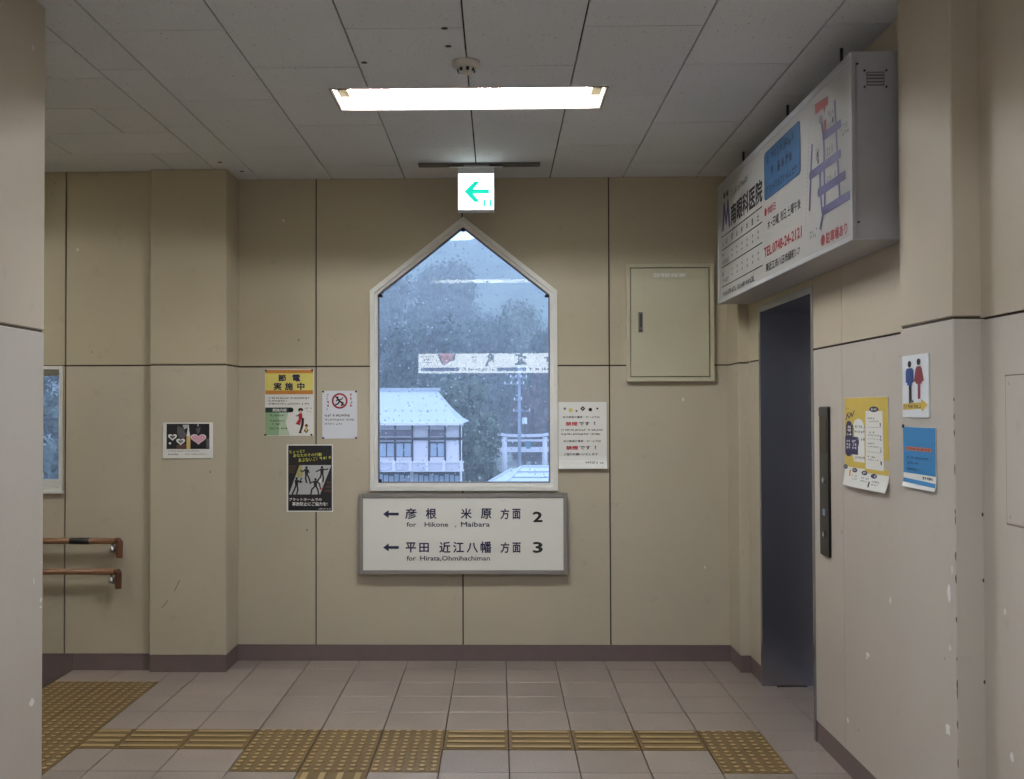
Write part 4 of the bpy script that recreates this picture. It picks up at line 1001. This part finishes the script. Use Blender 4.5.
# painted-over inspection hatch
ih = thing('inspection_hatch', 'painted-over square inspection hatch on the near right wall', 'hatch', (XN, 2.99, 1.217))
MB().box(XN - .003, XN + .004, 2.77, 3.21, 1.217, 1.651).build('cover', PALE, ih, bevel=.001)
for a_, b_, c_, e_ in ((2.764, 3.216, 1.211, 1.2145), (2.764, 3.216, 1.6535, 1.657), (2.764, 2.7675, 1.211, 1.657), (3.2125, 3.216, 1.211, 1.657)): MB().box(XN - .0006, XN + .002, a_, b_, c_, e_).build('cover_seam', WORN, ih)
for y_ in (2.79, 3.19):
    for z_ in (1.237, 1.631): MB().tube([(XN - .002, y_, z_), (XN - .0045, y_, z_)], .004, 8).build('screw', PALE, ih)

# ------------------------------------------------------------------ handrails
WOOD = plain('brown_rail_wood', rgb(128, 88, 56), .4, vary=.2, scale=30); DKWOOD = plain('dark_rail_resin', rgb(92, 54, 34), .45)
CHROME = plain('bright_chrome', rgb(196, 196, 200), .22, 1.0)
def handrail(label, z, x_end, grip):
    t = thing('handrail', label, 'handrail', (x_end, YL, z - .1), 'two stair handrails'); yy = 6.340
    MB().tube([(-4.3, yy, z), (x_end - .03, yy, z)], .0175, 12).build('rail', WOOD, t, smooth=True)
    MB().tube([(x_end - .045, yy, z), (x_end - .022, yy, z), (x_end - .020, yy, z - .004), (x_end - .020, yy, z - .100)], [.0185, .0205, .0205, .0195], 12).build('end_elbow', DKWOOD, t, bevel=0)
    for xb in (x_end - .062, x_end - .96, x_end - 1.9):
        br = MB().tube([(xb, yy, z - .014), (xb, yy, z - .045), (xb, yy + .02, z - .062), (xb, YL, z - .062)], .0065, 8).build('bracket', STEEL, t, smooth=True)
        MB().lathe((xb, yy, z - .048), [(.006, -.022), (.017, -.016), (.019, -.004), (.014, .012), (.008, .02)], 14).build('bracket_knob', CHROME, br, smooth=True)
        MB().tube([(xb, YL - .006, z - .062), (xb, YL, z - .062)], .024, 16).build('bracket_cup', STEEL, br)
    if grip: MB().tube([(-2.555, yy, z), (-2.440, yy, z)], .0200, 12).build('grip_band', BLACK, t, smooth=True)
handrail('upper brown handrail with a black band, left wall', .783, -2.240, True)
handrail('lower plain brown handrail, left wall', .600, -2.246, False)

# ------------------------------------------------------------------ the world outside
GZ = -5.6
def hazy(name, c0, c1, scale):
    m, nt, b = new_mat(name); geo = N(nt, 'ShaderNodeNewGeometry'); nz = N(nt, 'ShaderNodeTexNoise')
    nz.inputs['Scale'].default_value = scale; nz.inputs['Detail'].default_value = 6; nt.links.new(geo.outputs['Position'], nz.inputs['Vector'])
    rp = N(nt, 'ShaderNodeValToRGB'); rp.color_ramp.elements[0].position = .35; rp.color_ramp.elements[1].position = .65
    rp.color_ramp.elements[0].color = c0; rp.color_ramp.elements[1].color = c1
    nt.links.new(nz.outputs[0], rp.inputs[0]); nt.links.new(rp.outputs[0], b.inputs['Base Color']); b.inputs['Roughness'].default_value = .85; b.inputs['Specular IOR Level'].default_value = .15
    MATS[name] = m; return m
GROUND = hazy('wet_ground', rgb(96, 100, 92), rgb(140, 142, 138), .3)
gd = tag(MB().box(-500, 500, -400, 700, GZ - 1, GZ).build('ground', GROUND), 'wet grey ground outside', None, None, 'structure')
# wooded mountain, far away
HILL = hazy('wooded_hillside', rgb(52, 66, 60), rgb(84, 98, 84), .12)
rr = random.Random(5); vs = []; fs = []; NX, NY = 60, 12
def ridge(x):   # height of the ridge above the eye, falling to the right
    return 62 + 10 * math.sin(x * .021 + 1.0) - .10 * x + 4 * math.sin(x * .11)
for j in range(NY + 1):
    for i in range(NX + 1):
        x = -330 + 660 * i / NX; k = j / NY
        vs.append((x, 260 + 170 * k, GZ + (ridge(x) + 6) * math.sin(k * math.pi / 2) + rr.uniform(-1, 1) * 2.2 * k))
for j in range(NY):
    for i in range(NX): q = j * (NX + 1) + i; fs.append((q, q + 1, q + NX + 2, q + NX + 1))
tag(MB().add(vs, fs).build('mountain', HILL, smooth=True), 'misty wooded mountain behind the trees', None, None, 'structure')

LEAF = [hazy('evergreen_foliage', rgb(26, 36, 38), rgb(96, 108, 100), 1.5), hazy('grey_green_foliage', rgb(46, 58, 52), rgb(124, 132, 116), 1.5), hazy('bare_brown_twigs', rgb(66, 54, 58), rgb(126, 106, 108), 1.5)]
BARK = plain('wet_bark', rgb(70, 60, 54), .9, scale=2)
def crown_mesh(seed, tall, n=6500):
    """leaf clumps on the surface of overlapping boughs inside a unit crown (z 0..1)"""
    r_ = random.Random(seed); mb = MB(); boughs = []
    for i in range(44):
        z = r_.uniform(.05, .95)
        w = (1 - z) ** .7 * .5 if tall else .5 * math.sin(math.pi * min(1, .12 + z * .86)) ** .6
        q = r_.uniform(0, 6.28); rad = w * r_.uniform(.3, .85)
        boughs.append((Vector((rad * math.cos(q), rad * math.sin(q), z)), (.11 if tall else .145) * r_.uniform(.7, 1.2)))
    for i in range(n):
        c, s_ = r_.choice(boughs)
        dv = Vector((r_.gauss(0, 1), r_.gauss(0, 1), r_.gauss(0, 1))).normalized(); p = c + dv * s_ * r_.uniform(.62, 1.12)
        e = r_.uniform(.008, .020); a = dv.orthogonal().normalized(); b_ = dv.cross(a); q = r_.uniform(0, 6.28)
        u = (a * math.cos(q) + b_ * math.sin(q)) * e + dv * e * r_.uniform(-.4, .4); w = (b_ * math.cos(q) - a * math.sin(q)) * e * .7
        mb.add([p - u - w, p + u - w * .6, p + u * .7 + w, p - u * .8 + w], [(0, 1, 2, 3)])
    for c, s_ in boughs:   # solid hearts of the boughs
        k = len(mb.v); vs = [c + Vector((math.cos(t_) * math.cos(h_), math.sin(t_) * math.cos(h_), math.sin(h_))) * s_ * r_.uniform(.5, .7) for h_ in (-1.1, -.4, .4, 1.1) for t_ in [6.283 * g_ / 8 for g_ in range(8)]]
        mb.add(vs, [(a_ * 8 + g_, a_ * 8 + (g_ + 1) % 8, a_ * 8 + 8 + (g_ + 1) % 8, a_ * 8 + 8 + g_) for a_ in range(3) for g_ in range(8)] + [tuple(range(7, -1, -1)), tuple(range(24, 32))])
    return mb
CROWNS = {}
def crown(kind, tall, seed):
    if (kind, tall, seed) not in CROWNS: CROWNS[(kind, tall, seed)] = crown_mesh(seed, tall).mesh('crown', LEAF[kind])
    return CROWNS[(kind, tall, seed)]
trunk_me = MB().tube([(0, 0, 0), (.01, 0, .5), (0, 0, 1)], [.03, .022, .010], 8).mesh('trunk', BARK)
def tree(label, u, v_top, Y, wide, kind, tall, seed, low=.12):
    p = at(u, v_top, Y); hgt = p.z - GZ
    t = thing('tree', label, 'tree', (p.x, Y, GZ), 'trees beyond the window')
    c = link('crown', crown(kind, tall, seed), t, local=True); c.location = (0, 0, hgt * low); c.scale = (wide, wide, hgt * (1 - low)); c.rotation_euler = (0, 0, seed * 1.3 + u)
    k = link('trunk', trunk_me, t, local=True); k.scale = (hgt * .5, hgt * .5, hgt * .9)
    return t
tree('broad misty evergreen tree rising behind the left half of the roof', 400, 282, 168, 21, 0, False, 1)
tree('tallest rounded tree with its tip left of the exit sign', 450, 266, 191, 22, 0, False, 2)
tree('rounded tree to the right of the window centre with a ragged top', 516, 302, 153, 14, 1, False, 3)
tree('dark tree filling the gap between the two tall crowns', 484, 322, 139, 11, 0, False, 4)
tree('evergreen tree cut by the right edge of the window', 552, 335, 126, 9, 0, False, 5)
tree('dark evergreen tree directly behind the roof ridge', 424, 328, 112, 12, 0, False, 6)
tree('dark evergreen tree at the far left of the window', 378, 320, 100, 11, 0, False, 7)
tree('grey green tree leaning over the right end of the hall roof', 456, 380, 80, 7, 1, False, 8)
tree('lower grey green tree between the hall and the torii gate', 476, 402, 87, 4.6, 1, False, 9)
tree('bare brownish tree behind the right torii post', 543, 374, 114.6, 5.2, 2, False, 10)
tree('bare brownish tree behind the utility pole', 524, 388, 119.4, 4, 2, False, 11)
tree('tree outside the small window above the handrails', 40, 350, 60, 9, 0, False, 14)
for i, (u, v, Y, w) in enumerate(((474, 452, 71.5, 1.8), (483, 459, 69.4, 1.8), (492, 460, 67.2, 1.5))):
    p = at(u, v, Y); t = thing('shrub', ('low shrub against the hall corner', 'low pale shrub in the middle between hall and torii gate', 'low shrub at the foot of the left torii post')[i], 'shrub', (p.x, Y, GZ), 'shrubs between hall and torii gate')
    c = link('foliage', crown(1, False, 20 + i), t, local=True); c.scale = (w, w, p.z - GZ)

# distant woodland, too thick to count
wd = MB(); rw = random.Random(11)
for i in range(64):
    cx = -110 + 220 * i / 63 + rw.uniform(-2, 2); cy = rw.uniform(205, 240); top = rw.uniform(12.5, 17.5) * (1 + .25 * math.sin(cx * .05)); w = rw.uniform(4.0, 6.5)
    for k in range(520):
        h_ = rw.uniform(0, 1); q = rw.uniform(0, 6.283); rad = w * math.sin(math.pi * min(1, .15 + h_ * .83)) ** .6 * rw.uniform(.75, 1.08)
        p = Vector((cx + rad * math.cos(q), cy + rad * math.sin(q), GZ + (top - GZ) * (.05 + .95 * h_))); e = rw.uniform(.3, .7)
        u_ = Vector((rw.gauss(0, 1), rw.gauss(0, 1), rw.gauss(0, 1))).normalized() * e; v_ = u_.orthogonal().normalized() * e * .8
        wd.add([p - u_ - v_, p + u_ - v_ * .6, p + u_ * .7 + v_, p - u_ * .8 + v_], [(0, 1, 2, 3)])
    wd.tube([(cx, cy, GZ), (cx, cy, GZ + (top - GZ) * .5), (cx, cy, top - 1)], [w * .6, w * .75, w * .2], 8)
tag(wd.build('woodland', LEAF[0]), 'hazy woodland at the foot of the mountain', 'woodland', None, 'stuff')

# shrine hall with pale roof
HY = 60.0
hall = thing('shrine_hall', 'pale two-storey hall with a wide white hipped roof', 'building', (-9, HY + 5, GZ))
PLASTER = plain('white_plaster', rgb(226, 216, 220), .8, scale=.6); ROOF = plain('pale_metal_roof', rgb(176, 178, 184), .5, vary=.05, scale=.5); TIMBER = plain('dark_timber', rgb(70, 62, 70), .8); HGLASS = plain('pale_window_pane', rgb(160, 172, 188), .3, vary=.15, scale=.7)
SHUT = plain('mauve_shutter', rgb(128, 112, 124), .7)
def hx_(u): return at(u, 440, HY).x
def hz_(v): return at(420, v, HY).z
xw0, xw1 = -16.0, hx_(460.5)
MB().box(xw0, xw1, HY, HY + 2.5, GZ, hz_(424)).build('wall', PLASTER, hall)
ze, zr_ = hz_(423), at(420, 390, HY + 5).z
ex0, ex1, ey0, ey1 = xw0 - 1.4, hx_(464), HY - 1.2, HY + 11.2
rx1 = at(437, 390, HY + 5).x; rx0 = xw0 + 3
mb = MB(); K = 5                                     # hip roof with a slight upward sweep at the eaves
def hipring(k):
    q = k / K; zz = ze + (zr_ - ze) * (q ** 1.35); 
    return [(ex0 + (rx0 - ex0) * q, ey0 + (HY + 5 - ey0) * q, zz), (ex1 + (rx1 - ex1) * q, ey0 + (HY + 5 - ey0) * q, zz), (ex1 + (rx1 - ex1) * q, ey1 + (HY + 5 - ey1) * q, zz), (ex0 + (rx0 - ex0) * q, ey1 + (HY + 5 - ey1) * q, zz)]
vs = [p for k in range(K + 1) for p in hipring(k)]; fs = [(k * 4 + i, k * 4 + (i + 1) % 4, k * 4 + 4 + (i + 1) % 4, k * 4 + 4 + i) for k in range(K) for i in range(4)] + [(3, 2, 1, 0)]
rf = mb.add(vs, fs).build('roof', ROOF, hall)
MB().box(rx0 - .3, rx1 + .2, HY + 4.8, HY + 5.2, zr_ - .05, zr_ + .12).build('ridge_cap', ROOF, rf)
MB().box(ex0, ex1, ey0, ey0 + .12, ze - .12, ze + .02).build('eave_board', PLASTER, rf)
sgd = MB()
for q, n_ in ((.45, 30), (.12, 36)):
    zz = ze + (zr_ - ze) * (q ** 1.35); yy = ey0 + (HY + 5 - ey0) * q
    for i in range(n_):
        x_ = ex0 + (ex1 - ex0) * q + 2 + i * .48
        if x_ < ex1 + (rx1 - ex1) * q - .3: sgd.box(x_, x_ + .08, yy - .05, yy + .05, zz, zz + .08)
tag(sgd.build('snow_guards', LGREY, rf), kind='stuff')
for u in (378, 395.2, 412.4, 429, 445.2, 460.2): MB().box(hx_(u) - .05, hx_(u) + .05, HY - .06, HY, hz_(461), hz_(423.5)).build('post', TIMBER, hall)
for u in (346, 362): MB().box(hx_(u) - .05, hx_(u) + .05, HY - .06, HY, hz_(461), hz_(423.5)).build('post', TIMBER, hall)
MB().box(xw0, xw1 + .1, HY - .10, HY, hz_(440.2), hz_(437.4)).build('beam', TIMBER, hall)
MB().box(xw0, xw1 + .05, HY - .08, HY, hz_(425.4), hz_(424)).build('beam', TIMBER, hall)
for a, b_ in ((346.6, 361.4), (362.6, 377.4), (378.6, 394.6), (396, 411.6), (429.8, 444.6)):
    w = MB().box(hx_(a), hx_(b_), HY - .04, HY - .005, hz_(437), hz_(426)).build('window', PLASTER, hall); MB().box(hx_(a), hx_(b_), HY - .07, HY - .04, hz_(436.2), hz_(429.8)).build('shutter', SHUT, w)
    w = MB().box(hx_(a), hx_(b_), HY - .04, HY - .005, hz_(457), hz_(441.5)).build('window', TIMBER, hall)
    for k in range(2):
        m0 = hx_(a) + (hx_(b_) - hx_(a)) * k / 2; m1 = m0 + (hx_(b_) - hx_(a)) / 2; MB().box(m0 + .04, m1 - .04, HY - .06, HY - .04, hz_(456.4), hz_(443.5)).build('pane', HGLASS, w)
bal = MB().box(xw0, hx_(464), HY - 1.3, HY, hz_(470.4), hz_(469.4)).build('balcony', PLASTER, hall)
MB().box(xw0, hx_(464), HY - 1.3, HY - 1.24, hz_(468.8), hz_(461.5)).build('parapet', plain('pale_parapet_board', rgb(206, 196, 204), .7, scale=.8), bal)
MB().box(xw0, hx_(464.5), HY - 1.36, HY - 1.18, hz_(461.6), hz_(460.4)).build('handrail', PLASTER, bal)
for u in (380, 396, 412, 428.5, 445, 462): MB().box(hx_(u) - .08, hx_(u) + .08, HY - 1.38, HY - 1.28, hz_(470), hz_(459.5)).build('rail_post', PLASTER, bal)
for a, b_ in ((378, 410), (413.5, 459.5)):
    w = MB().box(hx_(a), hx_(b_), HY - .05, HY - .005, GZ + .3, hz_(471)).build('window', TIMBER, hall)
    n_ = int((b_ - a) / 5)
    for k in range(n_):
        m0 = hx_(a) + (hx_(b_) - hx_(a)) * k / n_; m1 = m0 + (hx_(b_) - hx_(a)) / n_; MB().box(m0 + .03, m1 - .03, HY - .07, HY - .05, GZ + .4, hz_(474 + (k % 3) * .9)).build('pane', HGLASS, w)

# torii gate
TY = 110.0
STONE = plain('pale_granite', rgb(214, 206, 214), .8, scale=.8)
to = thing('torii_gate', 'pale stone torii gate beyond the hall', 'torii gate', (2.6, TY, GZ))
def tx(u): return at(u, 450, TY).x
def tz(v): return at(520, v, TY).z
for u in (504.5, 544.8): MB().tube([(tx(u), TY, GZ), (tx(u), TY, tz(437))], [.30, .25], 14).build('post', STONE, to, smooth=True)
k_ = MB(); top = [(488, 431.5), (497, 434), (508, 435.6), (524.6, 436), (541, 435.6), (552, 434), (561, 431.5)]
k_.prism([(tx(u), TY - .3, tz(v - 1.6)) for u, v in top] + [(tx(u), TY - .3, tz(v + 1.2)) for u, v in reversed(top)], (0, .6, 0)); k_.build('top_lintel', STONE, to)
MB().box(tx(494), tx(556), TY - .22, TY + .22, tz(441.4), tz(439.4)).build('under_lintel', STONE, to)
MB().box(tx(494.5), tx(555), TY - .15, TY + .15, tz(452), tz(447)).build('tie_beam', STONE, to)
MB().box(tx(526), tx(530.5), TY - .25, TY - .16, tz(448.6), tz(441)).build('plaque', plain('teal_plaque', rgb(70, 120, 140), .6), to)

# utility pole
UY = 73.3
up_ = thing('utility_pole', 'grey utility pole with crossarms in front of the torii gate', 'utility pole', (at(519.5, 440, UY).x, UY, GZ))
CONC = plain('pale_concrete_pole', rgb(150, 154, 166), .8)
ux = at(519.5, 440, UY).x
def uz(v): return at(519.5, v, UY).z
MB().tube([(ux, UY, GZ), (ux, UY, uz(366))], [.15, .095], 10).build('pole', CONC, up_, smooth=True)
for v, a, b_ in ((377.5, -.65, .55), (384, -1.05, .35), (411, -.45, .75), (400, -.4, .2)):
    arm = MB().box(ux + a, ux + b_, UY - .16, UY - .08, uz(v) - .04, uz(v) + .04).build('crossarm', CONC, up_)
    for k in range(4 if v < 390 else 2): x_ = ux + a + .06 + (b_ - a - .12) * k / (3 if v < 390 else 1); MB().tube([(x_, UY - .12, uz(v)), (x_, UY - .12, uz(v) + .17)], [.05, .035], 8).build('insulator', PAPER, arm)
MB().tube([(ux + .35, UY - .1, uz(424)), (ux + .35, UY - .1, uz(417.5))], .17, 12).build('transformer', PAPER, up_); MB().box(ux + .05, ux + .4, UY - .12, UY - .05, uz(421), uz(420.3)).build('crossarm', CONC, up_)

# near hip roof below the window
nr = thing('annex_roof', 'near white sheet-metal hipped roof below the window', 'roof', (1.4, 20, GZ))
NRM = plain('white_sheet_metal_roof', rgb(178, 182, 190), .45, vary=.04, scale=2)
R0, R1 = at(521, 467, 20), at(521, 467, 20) + Vector((6, 0, 0))
B0 = at(511, 469.5, 21.5); F0 = at(447, 506, 17.0); F1 = at(480, 510, 16.6)
FR = Vector((7.5, 16.6, F1.z)); BR = Vector((7.5, 22.5, B0.z - .3))
MB().prism([R0, F1, FR, R1], (0, 0, -.05)).build('roof_slope', NRM, nr); MB().prism([R0, B0, F0, F1], (0, 0, -.05)).build('roof_slope', NRM, nr); MB().prism([R0, R1, BR, B0], (0, 0, -.05)).build('roof_slope', NRM, nr)
MB().tube([R0, R1], .035, 8).build('ridge_cap', ROOF, nr); MB().tube([R0, F1], .03, 8).build('hip_cap', ROOF, nr); MB().tube([B0, F0], .03, 8).build('eave_gutter', ROOF, nr)
for k in range(1, 7):
    q = k / 7; a = R0.lerp(F1, q) + Vector((.03, 0, .012)); b_ = R1.lerp(FR, q) + Vector((0, 0, .012)); MB().tube([a, b_], .012, 6).build('roof_batten', ROOF, nr)
for p in (F0.lerp(F1, .3), FR, BR, B0): MB().tube([(p.x, p.y, GZ), (p.x, p.y, p.z - .05)], .08, 8).build('post', CONC, nr)

# ------------------------------------------------------------------ mist outside
hz = bpy.data.materials.new('thin_mist'); hz.use_nodes = True; nt = hz.node_tree; nt.nodes.clear()
o_ = N(nt, 'ShaderNodeOutputMaterial'); vsn = N(nt, 'ShaderNodeVolumeScatter'); vsn.inputs['Density'].default_value = .0022; vsn.inputs['Color'].default_value = (.95, .97, 1, 1); vsn.inputs['Anisotropy'].default_value = .2
nt.links.new(vsn.outputs[0], o_.inputs['Volume'])
tag(MB().box(-160, 160, 8.5, 258, GZ - .5, 60).build('mist', hz), 'thin rainy mist over the view outside', 'mist', None, 'stuff')
